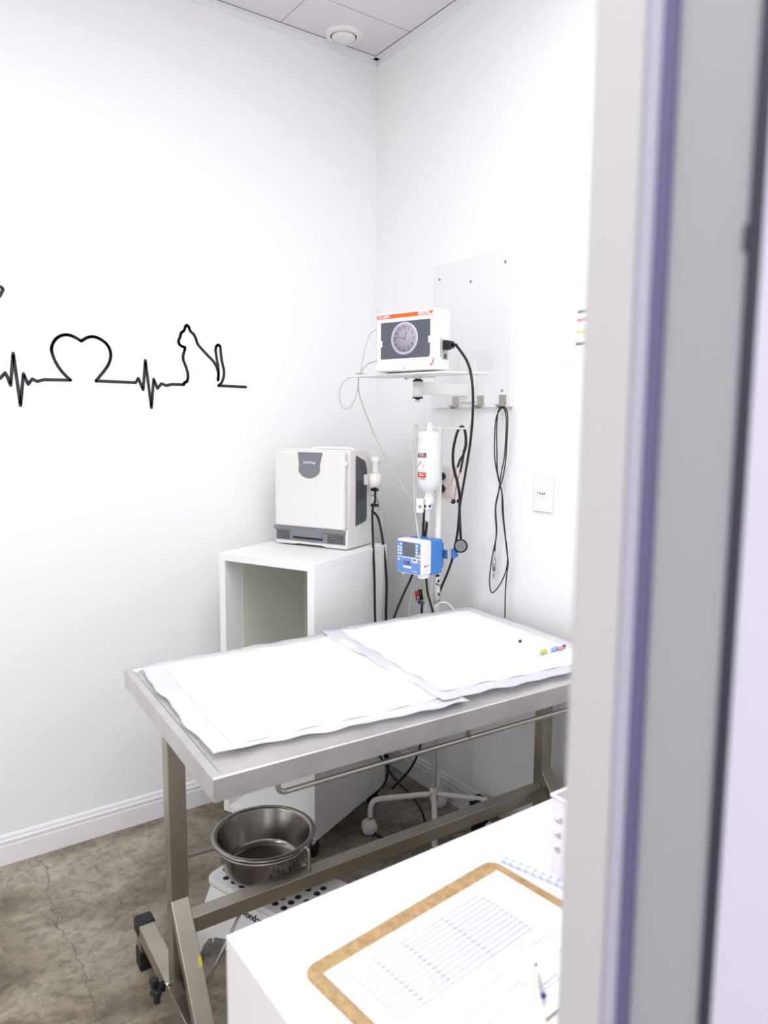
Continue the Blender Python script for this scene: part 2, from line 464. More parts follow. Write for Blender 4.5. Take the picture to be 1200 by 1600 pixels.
# ------------------------------------------------------------------ wall decal: heartbeat line, heart and cat
dec = root('wall_decal', 'black line sticker of heartbeat, heart and sitting cat on left wall', 'wall sticker', (-0.95, 0.0, 1.45))
def ribbon(pts, w=0.0095, closed=False, res=0):
    P = [Vector(p) for p in pts]
    if res: P = catmull(P, res, closed)
    b = B(); t = 0.0012
    for i in range(len(P) - 1):
        a, c = P[i], P[i + 1]
        d = (c - a)
        if d.length < 1e-6: continue
        d.normalize(); n = Vector((-d.z, 0, d.x)) * (w / 2)
        b.faces([tuple(a + n + Vector((0, -t, 0))), tuple(a - n + Vector((0, -t, 0))), tuple(c - n + Vector((0, -t, 0))), tuple(c + n + Vector((0, -t, 0))),
                 tuple(a + n), tuple(a - n), tuple(c - n), tuple(c + n)],
                [(0, 1, 2, 3), (4, 7, 6, 5), (0, 4, 5, 1), (1, 5, 6, 2), (2, 6, 7, 3), (3, 7, 4, 0)])
    for p in P:
        b.lathe([(w / 2, 0), (w / 2, t + 0.0001)], p, (0, -1, 0), 10, None, False, True, False)
    return b
obj('heartbeat_line', ribbon([(-1.4118, 0.0000, 1.5217), (-1.3680, 0.0000, 1.5234), (-1.3611, 0.0000, 1.5256), (-1.3538, 0.0000, 1.5334), (-1.3465, 0.0000, 1.5422), (-1.3403, 0.0000, 1.5283), (-1.3336, 0.0000, 1.5058), (-1.3220, 0.0000, 1.6010), (-1.3094, 0.0000, 1.4463), (-1.2969, 0.0000, 1.5416), (-1.2851, 0.0000, 1.5104), (-1.2727, -0.0000, 1.5272), (-1.2596, 0.0000, 1.5200), (-1.2412, 0.0000, 1.5260), (-1.1633, 0.0000, 1.5277)]), 'decal', dec)
obj('heart_outline', ribbon([(-1.1633, 0.0000, 1.5277), (-1.1866, 0.0000, 1.5523), (-1.2040, 0.0000, 1.5808), (-1.2137, 0.0000, 1.6113), (-1.2129, 0.0000, 1.6288), (-1.2028, 0.0000, 1.6488), (-1.1875, 0.0000, 1.6615), (-1.1687, 0.0000, 1.6667), (-1.1482, 0.0000, 1.6624), (-1.1259, 0.0000, 1.6502)], res=5), 'decal', dec).name = 'heart_outline'
obj('heart_outline', ribbon([(-1.1259, 0.0000, 1.6502), (-1.1081, 0.0000, 1.6623), (-1.0905, 0.0000, 1.6665), (-1.0712, 0.0000, 1.6619), (-1.0519, 0.0000, 1.6492), (-1.0407, 0.0000, 1.6319), (-1.0375, 0.0000, 1.6098), (-1.0444, 0.0000, 1.5851), (-1.0592, 0.0000, 1.5621), (-1.0861, 0.0000, 1.5286)], res=5), 'decal', dec)
obj('heartbeat_line', ribbon([(-1.0862, 0.0000, 1.5282), (-0.9606, 0.0000, 1.5276), (-0.9518, 0.0000, 1.5421), (-0.9372, 0.0000, 1.5051), (-0.9267, 0.0000, 1.6016), (-0.9114, 0.0000, 1.4466), (-0.9010, 0.0000, 1.5410), (-0.8890, 0.0000, 1.5108), (-0.8755, 0.0000, 1.5272), (-0.8582, 0.0000, 1.5214), (-0.8405, 0.0000, 1.5263), (-0.7981, 0.0000, 1.5268)]), 'decal', dec)
obj('cat_outline', ribbon([(-0.7981, 0.0000, 1.5268), (-0.7957, 0.0000, 1.5333), (-0.7865, 0.0000, 1.5380), (-0.7828, 0.0000, 1.5511), (-0.7834, 0.0000, 1.5684), (-0.7897, 0.0000, 1.5897), (-0.7970, 0.0000, 1.6086), (-0.7977, 0.0000, 1.6236), (-0.7928, 0.0000, 1.6410), (-0.7903, 0.0000, 1.6519), (-0.7991, 0.0000, 1.6545), (-0.8101, 0.0000, 1.6613), (-0.8120, 0.0000, 1.6739), (-0.8061, 0.0000, 1.6871), (-0.8024, 0.0000, 1.7001), (-0.7933, 0.0000, 1.7071), (-0.7873, 0.0000, 1.7204), (-0.7827, 0.0000, 1.7271), (-0.7749, 0.0000, 1.7213), (-0.7708, 0.0000, 1.7089), (-0.7575, 0.0000, 1.6970), (-0.7499, 0.0000, 1.6803), (-0.7446, 0.0000, 1.6656), (-0.7266, 0.0000, 1.6462), (-0.7039, 0.0000, 1.6246), (-0.6878, 0.0000, 1.6090), (-0.6764, 0.0000, 1.5887), (-0.6721, 0.0000, 1.5690), (-0.6737, 0.0000, 1.5467)], res=3), 'decal', dec)
obj('cat_outline', ribbon([(-0.6737, 0.0000, 1.5467), (-0.6710, 0.0000, 1.5646), (-0.6727, 0.0000, 1.5955), (-0.6779, 0.0000, 1.6283), (-0.6803, 0.0000, 1.6501), (-0.6772, 0.0000, 1.6635), (-0.6699, 0.0000, 1.6684), (-0.6630, 0.0000, 1.6622), (-0.6610, 0.0000, 1.6403), (-0.6580, 0.0000, 1.6139), (-0.6514, 0.0000, 1.5854), (-0.6519, 0.0000, 1.5609), (-0.6608, 0.0000, 1.5383), (-0.6718, 0.0000, 1.5279)], res=3), 'decal', dec)
obj('cat_outline', ribbon([(-0.6718, 0.0000, 1.5277), (-0.5681, 0.0000, 1.5263)]), 'decal', dec)
obj('dog_outline', ribbon([(-1.3706, 0.0000, 1.8042), (-1.3543, 0.0000, 1.7950), (-1.3427, 0.0000, 1.7899), (-1.3404, 0.0000, 1.7846), (-1.3471, 0.0000, 1.7701), (-1.3526, 0.0000, 1.7622)]), 'decal', dec)

# ------------------------------------------------------------------ ceiling air valve
av = root('air_valve', 'round white air valve with inner disc in the ceiling corner tile', 'air vent', (-0.203, -0.080, CH))
obj('valve_ring', B().lathe([(0.047, -0.006), (0.050, -0.011), (0.060, -0.008), (0.069, -0.001), (0.0695, 0.0), (0.047, 0.0), (0.047, -0.006)], (0, 0, 0), (0, 0, 1), 48, 'plastic'), None, av, True)
obj('valve_disc', B().lathe([(0.0, -0.001), (0.043, -0.001), (0.043, -0.011), (0.041, -0.014), (0.020, -0.016), (0.0, -0.0165)], (0, 0, 0), (0, 0, 1), 48, 'plastic'), None, av, True)
obj('valve_throat', B().lathe([(0.0470, -0.0005), (0.0, -0.0006)], (0, 0, 0), (0, 0, 1), 48, 'dark_gap'), None, av, True)

# ------------------------------------------------------------------ examination table
TX, TY, TA = -1.20, -0.9725, R(-1.8)
tb = root('examination_table', 'long stainless steel veterinary examination table on splayed feet', 'table', (TX, TY, 0), TA)
top_q = [(-1.206, -0.637), (-0.036, -0.640), (-0.096, -1.350), (-1.245, -1.308)]   # back left, back right, front right, front left
ZT = 0.78
def inset(q, d):
    c = Vector((sum(p[0] for p in q) / 4, sum(p[1] for p in q) / 4)); out = []
    n = len(q)
    for i in range(n):
        p0, p1, p2 = [Vector(q[(i + k) % n]) for k in (-1, 0, 1)]
        d0 = (p1 - p0).normalized(); d1 = (p2 - p1).normalized()
        n0 = Vector((d0.y, -d0.x)); n1 = Vector((d1.y, -d1.x))
        if n0.dot(c - p1) < 0: n0 = -n0
        if n1.dot(c - p1) < 0: n1 = -n1
        bis = (n0 + n1).normalized()
        out.append(tuple(p1 + bis * (d / max(0.3, bis.dot(n0)))))
    return out
tt = B()
loops = []
for q, z in ((top_q, ZT - 0.045), (top_q, ZT - 0.002), (inset(top_q, 0.002), ZT), (inset(top_q, 0.016), ZT), (inset(top_q, 0.022), ZT - 0.005)):
    loops.append([tt.bm.verts.new((p[0], p[1], z)) for p in q])
inner = inset(top_q, 0.004)
loops.insert(0, [tt.bm.verts.new((p[0], p[1], ZT - 0.043)) for p in inner])
loops.insert(0, [tt.bm.verts.new((p[0], p[1], ZT - 0.012)) for p in inner])
for a, b_ in zip(loops, loops[1:]):
    for k in range(4): tt.bm.faces.new((a[k], a[(k + 1) % 4], b_[(k + 1) % 4], b_[k]))
tt.bm.faces.new(loops[-1]); tt.bm.faces.new(list(reversed(loops[0])))
obj('tabletop', tt, 'steel', tb)
LU = 1.135          # distance between the two leg frames
for k, u in enumerate((0.0, LU)):
    lg = B().box((u - 0.020, -0.0175, 0.12), (u + 0.020, 0.0175, ZT - 0.03), 0.002)
    obj('leg', lg, 'steel_leg', tb, True)
    fb = obj('foot_beam', B().box((u - 0.020, -0.30, 0.082), (u + 0.020, 0.30, 0.12), 0.002).box((u - 0.019, 0.262, 0.045), (u + 0.019, 0.298, 0.083), 0.001).box((u - 0.019, -0.298, 0.045), (u + 0.019, -0.262, 0.083), 0.001), 'steel_leg', tb, True)
    for sgn in (1, -1):
        obj('end_cap', B().box((u - 0.0225, sgn * 0.270, 0.088), (u + 0.0225, sgn * 0.312, 0.124), 0.004), 'black', fb, True)
        obj('rubber_foot', B().box((u - 0.022, sgn * 0.259, 0.0), (u + 0.022, sgn * 0.301, 0.052), 0.003), 'black', fb, True)
    obj('brace', B().bar((u, -0.0045, 0.352), (u, -0.205, 0.080), (0, -0.8, 0.6), 0.040, 0.024, 0.002), 'steel_leg', tb, True)
obj('crossbar', B().box((0.018, -0.019, 0.262), (LU - 0.018, 0.019, 0.300), 0.002), 'steel_leg', tb, True)
for sx in (-1, 1):
    kb = B()
    kb.cyl((sx * 0.018, 0.0, 0.150), (sx * 0.038, 0.0, 0.150), 0.005, 12, 'chrome')
    kb.cyl((sx * 0.036, 0.0, 0.150), (sx * 0.062, 0.0, 0.150), 0.011, 16, 'black')
    for i in range(5):
        a = i * 2 * math.pi / 5 + 0.4
        kb.obox((sx * 0.056, 0.017 * math.cos(a), 0.150 + 0.017 * math.sin(a)), (1, 0, 0), (0, math.cos(a), math.sin(a)), (0, -math.sin(a), math.cos(a)), 0.007, 0.012, 0.007, 0.004, 'black')
    obj('clamp_knob', kb, None, tb, True)
    break
kb = B().cyl((0.008, -0.017, 0.160), (0.008, -0.030, 0.160), 0.005, 12, 'chrome').cyl((0.008, -0.028, 0.160), (0.008, -0.052, 0.160), 0.014, 18, 'black')
obj('clamp_knob', kb, None, tb, True)
# paper-roll rail under the front edge
fr_d = (Vector((-0.096, -1.350, 0)) - Vector((-1.245, -1.308, 0))).normalized()
ra = Vector((-1.115, -1.300, 0)); 
def along(t, z): return tuple(ra + fr_d * t + Vector((0, 0, z)))
rl = B().tube([along(0, 0.76), along(0, 0.728), along(0.003, 0.716), along(0.016, 0.711), along(0.05, 0.7105), along(0.46, 0.709), along(0.95, 0.706), along(0.985, 0.708), along(0.996, 0.72), along(0.998, 0.76)], 0.0052, 12, None, 5)
rl.cyl(along(0.46, 0.709), along(0.46, 0.755), 0.0048, 12)
obj('paper_rail', rl, 'nickel', tb)
# welded ring that carries the bowl, with its stays
BX, BY, BZ = -0.914, -0.818, 0.333
rg = B().tube([(BX + 0.127 * math.cos(a * R(15)), BY + 0.127 * math.sin(a * R(15)), BZ - 0.012) for a in range(24)], 0.0035, 8, None, 2, True)
rg.tube([(-1.1770, -0.9650, 0.4314), (-1.0358, -0.7765, 0.3063)], 0.0035, 8)
rg.tube([(-0.872, -0.985, 0.297), (-0.872, -0.983, 0.345), (-0.874, -0.972, 0.352), (-0.880, -0.940, BZ - 0.012)], 0.004, 8, None, 4)
rg.ball((-0.812, -0.898, BZ - 0.024), 0.008, 6)
obj('bowl_ring', rg, 'nickel', tb)
obj('stay_rod', B().tube([(-1.052, -0.985, 0.268), (-1.180, -0.995, 0.075)], 0.0035, 8), 'nickel', tb)
obj('stain_mark', B().obox((0.015, -0.0945, 0.2505), (1, 0, 0), (0, -0.593, -0.805), (0, -0.805, 0.593), 0.004, 0.010, 0.0006, 0, 'stain'), None, tb, True, 'yellow stain')

# ------------------------------------------------------------------ bowl
bw = B()
bw.lathe([(0.0, 0.002), (0.088, 0.002), (0.098, 0.006), (0.104, 0.016), (0.119, 0.092), (0.122, 0.0975), (0.130, 0.0985), (0.1345, 0.0965), (0.136, 0.0935), (0.134, 0.0905), (0.128, 0.0905), (0.1212, 0.0890), (0.1205, 0.086), (0.1055, 0.014), (0.099, 0.003), (0.088, 0.0), (0.0, 0.0)], (BX, BY, BZ - 0.0945), (0, 0, 1), 72)
tag(obj('steel_bowl', bw, 'bowl'), 'deep round stainless steel bowl held under the table by a ring', 'bowl')

# ------------------------------------------------------------------ absorbent pads on the table
def pad(name, label, q, qin, z0, seed, group):
    r = root(name, label, 'pad', (q[0][0], q[0][1], z0), 0, group)
    rnd = random.Random(seed)
    ph = [rnd.uniform(0, 6.28) for _ in range(8)]
    def hz(x, y):
        return 0.0016 + 0.0011 * math.sin(9 * x + ph[0] + 5 * y) + 0.0009 * math.sin(23 * y + ph[1] - 6 * x) + 0.0007 * math.sin(31 * x + 17 * y + ph[2])
    def grid(c, nx, ny, dz, edge, thick):
        b = B(); V = []
        for j in range(ny + 1):
            row = []
            for i in range(nx + 1):
                s, t = i / nx, j / ny
                p = (Vector(c[0]) * (1 - s) + Vector(c[1]) * s) * (1 - t) + (Vector(c[3]) * (1 - s) + Vector(c[2]) * s) * t
                e = min(s, 1 - s, t, 1 - t)
                wob = edge * (math.sin(s * 17 + ph[3]) * 0.5 + math.sin(s * 41 + t * 9 + ph[4]) * 0.5) * (1 if t in (0, 1) else 0)
                wob2 = edge * (math.sin(t * 15 + ph[5]) * 0.6 + math.sin(t * 33 + ph[6]) * 0.4) * (1 if s in (0, 1) else 0)
                up = 0.0
                if e == 0: up = 0.0012 + 0.0012 * math.sin(s * 29 + t * 31 + ph[7]) * (edge > 0.002)
                row.append((p.x + wob2, p.y + wob, z0 + hz(p.x, p.y) + dz + up))
            V.append(row)
        top = [v for row in V for v in row]; n = len(top)
        vs = top + [(x, y, z - thick) for x, y, z in top]
        W = nx + 1; fs = []
        for j in range(ny):
            for i in range(nx):
                a = j * W + i
                fs.append((a, a + 1, a + W + 1, a + W)); fs.append((n + a, n + a + W, n + a + W + 1, n + a + 1))
        ring = [i for i in range(nx)] + [nx + j * W for j in range(ny)] + [ny * W + nx - i for i in range(nx)] + [(ny - j) * W for j in range(ny)]
        for a, c_ in zip(ring, ring[1:] + ring[:1]): fs.append((a, n + a, n + c_, c_))
        b.faces(vs, fs, None, True)
        return b
    obj('border_film', grid(q, 40, 24, 0.0, 0.006, 0.0006), 'pad_film', r)
    obj('absorbent_core', grid(qin, 40, 24, 0.0018, 0.003, 0.0025), 'pad', r)
    return r
pad('absorbent_pad', 'white absorbent pad on the left half of the steel table', [(-1.175, -0.655), (-0.585, -0.648), (-0.640, -1.300), (-1.212, -1.220)], [(-1.120, -0.680), (-0.610, -0.690), (-0.665, -1.250), (-1.165, -1.205)], ZT + 0.001, 3, 'absorbent pads on the table')
pad('absorbent_pad', 'white absorbent pad on the right half of the steel table, lapped over the other', [(-0.640, -0.645), (-0.066, -0.660), (-0.120, -1.318), (-0.690, -1.268)], [(-0.585, -0.668), (-0.110, -0.690), (-0.160, -1.268), (-0.655, -1.225)], ZT + 0.0045, 8, 'absorbent pads on the table')
ZP = ZT + 0.0138
def needle(name, label, p, q, cols, r=0.0045):
    p, q = Vector(p), Vector(q); d = q - p; L = d.length
    rt_ = root(name, label, 'needle', tuple((p + q) / 2 - Vector((0, 0, r))))
    t = 0.0
    for nm, frac, m, rr in cols:
        obj(nm, B().lathe([(rr * 0.9, 0), (rr, frac * L * 0.12), (rr, frac * L * 0.9), (rr * 0.85, frac * L)], p + d * t, d, 14, m, True, True), None, rt_)
        t += frac
    return rt_
needle('syringe_cap', 'small clear capped tube lying alone near the right back of the pads', (-0.236, -1.062, ZP), (-0.192, -1.034, ZP), [('stopper', 0.12, 'ink', 0.004), ('clear_cap', 0.88, 'clear', 0.0055)])
needle('capped_needle', 'capped needle with lime green hub on the right pad', (-0.279, -1.168, ZP), (-0.240, -1.160, ZP), [('clear_cap', 0.5, 'clear', 0.005), ('needle_hub', 0.5, 'lime', 0.0065)])
needle('capped_needle', 'capped needle with light blue hub on the right pad', (-0.240, -1.168, ZP), (-0.192, -1.160, ZP), [('clear_cap', 0.45, 'clear', 0.005), ('needle_hub', 0.55, 'sky', 0.006)])
needle('capped_needle', 'tiny needle with pink hub and dark tip at the right pad edge', (-0.196, -1.172, ZP), (-0.162, -1.160, ZP), [('needle_hub', 0.5, 'pink', 0.005), ('dark_tip', 0.5, 'plastic_dark', 0.004)])

# ------------------------------------------------------------------ step stool under the table
sa = R(-70.6)
st = root('step_stool', 'low white folding step stool with black dotted top on the floor', 'step stool', (-1.004, -0.777, 0), sa)
# local: x along the long side, y across (towards the room corner)
HS = 0.215
def stool_top():
    b = B()
    poly = []
    x0, x1, y0, y1 = -0.050, 0.292, -0.026, 0.168
    def arc(cx, cy, r, a0, a1, n=5):
        for i in range(n + 1):
            a = R(a0 + (a1 - a0) * i / n); poly.append((cx + r * math.cos(a), cy + r * math.sin(a)))
    arc(x0 + 0.02, y0 + 0.02, 0.02, 180, 270); arc(x1 - 0.02, y0 + 0.02, 0.02, 270, 360)
    arc(x1 - 0.02, y1 - 0.02, 0.02, 0, 90); arc(x0 + 0.02, y1 - 0.02, 0.02, 90, 180)
    b.prism(poly, (0, 0, HS - 0.018), (1, 0, 0), (0, 1, 0), 0.018, None, 0.003)
    return b
obj('step_top', stool_top(), 'stool', st, True)
dt = []
for i in range(-1, 9):
    for yy in (0.0, 0.026, 0.052, 0.090, 0.116, 0.142):
        if i in (-1, 8) and yy in (0.0, 0.142): continue
        dt.append((i * 0.0293, yy))
dp = B()
for x, y in dt: dp.lathe([(0.0086, 0), (0.0082, 0.0012), (0.0, 0.0014)], (x, y, HS - 0.0002), (0, 0, 1), 16, 'black', False, False)
g = obj('grip_dots', dp, None, st, True)
def stool_side(o, ux, w0, w1, h, lean, flip=1):
    """tapered side panel with an arched foot cut-out; o = top middle of the panel (local), leans outward"""
    b = B(); n = 9
    poly = [(-w1 / 2, -h), (-w1 / 2 + 0.035, -h), (-w1 / 2 + 0.05, -h + 0.05)]
    for i in range(n + 1):
        a = math.pi - math.pi * i / n; poly.append(((w1 / 2 - 0.055) * math.cos(a), -h + 0.055 + 0.045 * math.sin(a)))
    poly += [(w1 / 2 - 0.05, -h + 0.05), (w1 / 2 - 0.035, -h), (w1 / 2, -h), (w0 / 2, 0), (-w0 / 2, 0)]
    ux = Vector(ux); uy = Vector((lean[0], lean[1], 1.0)).normalized()
    b.prism(poly, o, ux, uy, 0.005 * flip)
    return b
lean = 0.055 / HS
HH = (HS - 0.016) * math.sqrt(1 + lean * lean)
sp = obj('side_panel', stool_side((0.121, -0.015, HS - 0.016), (1, 0, 0), 0.30, 0.395, HH, (0, lean), 1), 'stool', st, True)
obj('side_panel', stool_side((0.121, 0.157, HS - 0.016), (1, 0, 0), 0.30, 0.395, HH, (0, -lean), -1), 'stool', st, True)
obj('end_panel', stool_side((-0.034, 0.071, HS - 0.016), (0, 1, 0), 0.170, 0.285, HH, (lean * 0.85, 0), -1), 'stool', st, True)
obj('end_panel', stool_side((0.276, 0.071, HS - 0.016), (0, 1, 0), 0.170, 0.285, HH, (-lean * 0.85, 0), 1), 'stool', st, True)
upv = Vector((0, lean, 1)).normalized()
obj('lettering', B().text('vonder', Vector((0.123, -0.0145, HS - 0.016)) - upv * 0.035 - Vector((0, 1, 0)) * 0.0055, (1, 0, 0), upv, 0.0228, 0.0006, 'ink', 'CENTER', 0.0009), None, sp, True)
# raised web pattern on the near side panel
for i in range(7):
    x = -0.035 + i * 0.05
    wb = B().bar(Vector((x, -0.0175, HS - 0.016)) - upv * 0.075, Vector((x - 0.012, -0.0175, HS - 0.016)) - upv * 0.135, (0, -1, 0), 0.004, 0.005, 0)
    obj('rib', wb, 'stool', sp, True)

# ------------------------------------------------------------------ white desk in front
DX, DY, DZ = -1.370, -1.654, 0.75
dk = root('desk', 'white laminate desk in the foreground in front of the steel table', 'desk', (-0.70, -1.90, 0))
obj('worktop', B().box((DX, -2.145, DZ - 0.025), (-0.02, DY, DZ), 0.0006), 'white', dk)
obj('side_panel', B().box((DX, -2.145, 0.0), (DX + 0.025, DY, DZ - 0.025), 0), 'white', dk)
obj('side_panel', B().box((-0.045, -2.145, 0.0), (-0.02, DY, DZ - 0.025), 0.001), 'white', dk)
obj('back_panel', B().box((DX + 0.025, DY - 0.020, 0.12), (-0.045, DY - 0.004, DZ - 0.025), 0.001), 'white', dk)

# clipboard: plain hardboard
def rounded(w, h, r, n=6):
    poly = []
    for cx, cy, a0 in ((w - r, h - r, 0), (r, h - r, 90), (r, r, 180), (w - r, r, 270)):
        for i in range(n + 1):
            a = R(a0 + 90 * i / n); poly.append((cx + r * math.cos(a), cy + r * math.sin(a)))
    return poly
ca = R(5.8)
cux, cuy = Vector((math.cos(ca), math.sin(ca), 0)), Vector((-math.sin(ca), math.cos(ca), 0))
c0 = Vector((-1.323, -1.764, DZ)) - cuy * 0.235
cb = root('clipboard', 'brown hardboard clipboard lying on the white desk under a printed form', 'clipboard', tuple(c0), ca)
obj('board', B().prism(rounded(0.345, 0.235, 0.018), (0, 0, 0.0002), (1, 0, 0), (0, 1, 0), 0.0035, 'board', 0.0006), None, cb, True)
# the printed form on it
p0 = Vector((-1.304, -1.786, DZ + 0.0042))
pa = R(5.4); pux, puy = Vector((math.cos(pa), math.sin(pa), 0)), Vector((-math.sin(pa), math.cos(pa), 0))
fs_ = root('form_sheet', 'white printed form with a faint ruled table clipped on the clipboard', 'paper', tuple(p0 - puy * 0.21), pa)
obj('sheet', B().box((0.0, 0.0, 0.0), (0.311, 0.21, 0.0012), 0, 'paper'), None, fs_, True)
gl = B(); zz = 0.0013
gx0, gx1, gy0, gy1 = 0.022, 0.250, 0.100, 0.188
for i in range(12):
    y = gy1 - (gy1 - gy0) * i / 11
    gl.box((gx0, y - 0.0007, zz), (gx1, y + 0.0007, zz + 0.0003), 0, 'ink_pale')
for x in (gx0, 0.060, 0.105, 0.175, gx1): gl.box((x - 0.0004, gy0, zz), (x + 0.0004, gy1, zz + 0.0003), 0, 'ink_pale')
rr_ = random.Random(5)
for (x, y, w) in ((0.150, 0.088, 0.018), (0.085, 0.083, 0.022), (0.205, 0.090, 0.016), (0.225, 0.079, 0.030), (0.120, 0.070, 0.040), (0.190, 0.062, 0.02), (0.060, 0.055, 0.05), (0.140, 0.050, 0.03), (0.08, 0.035, 0.045), (0.16, 0.03, 0.05), (0.24, 0.05, 0.03)):
    for q in range(int(w / 0.005)): gl.box((x + q * 0.005, y, zz), (x + q * 0.005 + 0.0032, y + 0.0018, zz + 0.0003), 0, 'ink_pale')
    gl.box((x + 0.004, y - 0.005, zz), (x + w * 1.2, y - 0.0042, zz + 0.0003), 0, 'ink_pale')
obj('ruled_lines', gl, None, fs_, True)
# pen
pa0, pb0 = Vector((-1.094, -1.913, DZ + 0.0115)), Vector((-1.168, -2.003, DZ + 0.0115))
pd = (pb0 - pa0).normalized(); psd = pd.cross(Vector((0, 0, 1))).normalized()
pn = root('pen', 'white ballpoint pen with a silver clip lying on the printed form', 'pen', tuple((pa0 + pb0) / 2 - Vector((0, 0, 0.006))))
obj('barrel', B().lathe([(0.0, 0.0), (0.0045, 0.0015), (0.0062, 0.006), (0.0066, 0.016), (0.0066, 0.030), (0.0071, 0.0305), (0.0071, 0.13), (0.005, 0.142), (0.0015, 0.148), (0.0, 0.149)], pa0, pd, 18, 'plastic'), None, pn)
obj('collar', B().lathe([(0.0072, 0.024), (0.0078, 0.026), (0.0078, 0.040), (0.0072, 0.042)], pa0, pd, 18, 'cream', True, True), None, pn)
pc = B().bar(pa0 + pd * 0.028 - psd * 0.0085 + Vector((0, 0, 0.003)), pa0 + pd * 0.058 - psd * 0.0095 + Vector((0, 0, 0.003)), (0, 0, 1), 0.004, 0.002, 0.0005, 'chrome')
pc.ball(pa0 + pd * 0.060 - psd * 0.0095 + Vector((0, 0, 0.003)), 0.0034, 6, 'navy')
pc.ball(pa0 + pd * 0.013 - psd * 0.0070 + Vector((0, 0, 0.003)), 0.002, 6, 'navy')
obj('pocket_clip', pc, None, pn)
# spiral notebook behind the clipboard
na = R(-74)
nb = root('spiral_notebook', 'pale blue spiral notebook between clipboard and perforated basket on the desk', 'notebook', (-0.975, -1.738, DZ), na)
obj('cover', B().box((0.0, 0.004, 0.0004), (0.150, 0.105, 0.0055), 0.001, 'notebook'), None, nb, True)
sp_ = B()
for i in range(12):
    x = 0.009 + i * 0.012
    sp_.tube([(x, 0.006 + 0.0050 * math.cos(a * R(45)), 0.0055 + 0.0046 * math.sin(a * R(45))) for a in range(8)], 0.0006, 6, 'notebook_dot', 2, True)
    sp_.cyl((x, 0.0115, 0.0050), (x, 0.0115, 0.0059), 0.0020, 8, 'notebook_dot')
obj('spiral_binding', sp_, None, nb, True)
# perforated basket
bk = root('perforated_basket', 'white plastic basket with round holes standing on the notebook by the door frame', 'basket', (-0.860, -1.853, DZ + 0.0056), 0.0)
bb = B()
def basket():
    b = B(); W, D, H = 0.15, 0.10, 0.118
    def side(o, ux, n_out, w, holes):
        # panel with round holes cut as a ring fan: columns of square cells with a circular opening
        ux = Vector(ux); up = Vector((0, 0, 1)); o = Vector(o); n_out = Vector(n_out)
        cell = w / holes
        for c in range(holes):
            for r_, (z0, z1, rad) in enumerate(((0.0, 0.030, 0), (0.030, 0.052, 0.0062), (0.052, 0.074, 0.0072), (0.074, 0.098, 0.0082), (0.098, H, 0))):
                x0, x1 = c * cell, (c + 1) * cell
                P = lambda x, z: o + ux * x + up * z
                if rad == 0:
                    for off in (0, -0.0022):
                        b.faces([tuple(P(x0, z0) + n_out * off), tuple(P(x1, z0) + n_out * off), tuple(P(x1, z1) + n_out * off), tuple(P(x0, z1) + n_out * off)], [(0, 1, 2, 3)])
                else:
                    cx, cz = (x0 + x1) / 2, (z0 + z1) / 2; k = 24
                    inn, out = [], []
                    for i in range(k):
                        a = i * 2 * math.pi / k
                        dx, dz = math.cos(a), math.sin(a)
                        t = min((cell / 2) / max(abs(dx), 1e-6), ((z1 - z0) / 2) / max(abs(dz), 1e-6))
                        inn.append((cx + rad * dx, cz + rad * dz)); out.append((cx + t * dx, cz + t * dz))
                    # exact corners
                    for sx_, sz_ in ((1, 1), (-1, 1), (-1, -1), (1, -1)):
                        a = math.atan2(sz_ * (z1 - z0) / 2, sx_ * cell / 2) % (2 * math.pi)
                        i = round(a / (2 * math.pi / k)) % k
                        out[i] = (cx + sx_ * cell / 2, cz + sz_ * (z1 - z0) / 2)
                    vs = []
                    for off in (0, -0.0022):
                        vs += [tuple(P(*q) + n_out * off) for q in inn] + [tuple(P(*q) + n_out * off) for q in out]
                    f = []
                    for i in range(k):
                        j = (i + 1) % k
                        f.append((i, j, k + j, k + i)); f.append((2 * k + i, 3 * k + i, 3 * k + j, 2 * k + j)); f.append((i, 2 * k + i, 2 * k + j, j))
                    b.faces(vs, f)
    side((0, 0, 0), (1, 0, 0), (0, -1, 0), W, 6); side((W, 0, 0), (0, 1, 0), (1, 0, 0), D, 4)
    side((W, D, 0), (-1, 0, 0), (0, 1, 0), W, 6); side((0, D, 0), (0, -1, 0), (-1, 0, 0), D, 4)
    b.box((0.001, 0.001, 0), (W - 0.001, D - 0.001, 0.003))
    return b, W, D, H
bb, W_, D_, H_ = basket()
sh = Matrix.Translation((-W_ / 2, -D_ / 2, 0)); bb.bm.transform(sh)
obj('basket_wall', bb, 'basket', bk, True, recalc=False)
rim_pts = [(-W_ / 2, -D_ / 2, H_), (W_ / 2, -D_ / 2, H_), (W_ / 2, D_ / 2, H_), (-W_ / 2, D_ / 2, H_)]
rb = B()
for a, c_ in zip(rim_pts, rim_pts[1:] + rim_pts[:1]): rb.tube([a, c_], 0.0028, 8)
for a in rim_pts: rb.ball(a, 0.0029, 6)
obj('rim', rb, 'basket', bk, True)

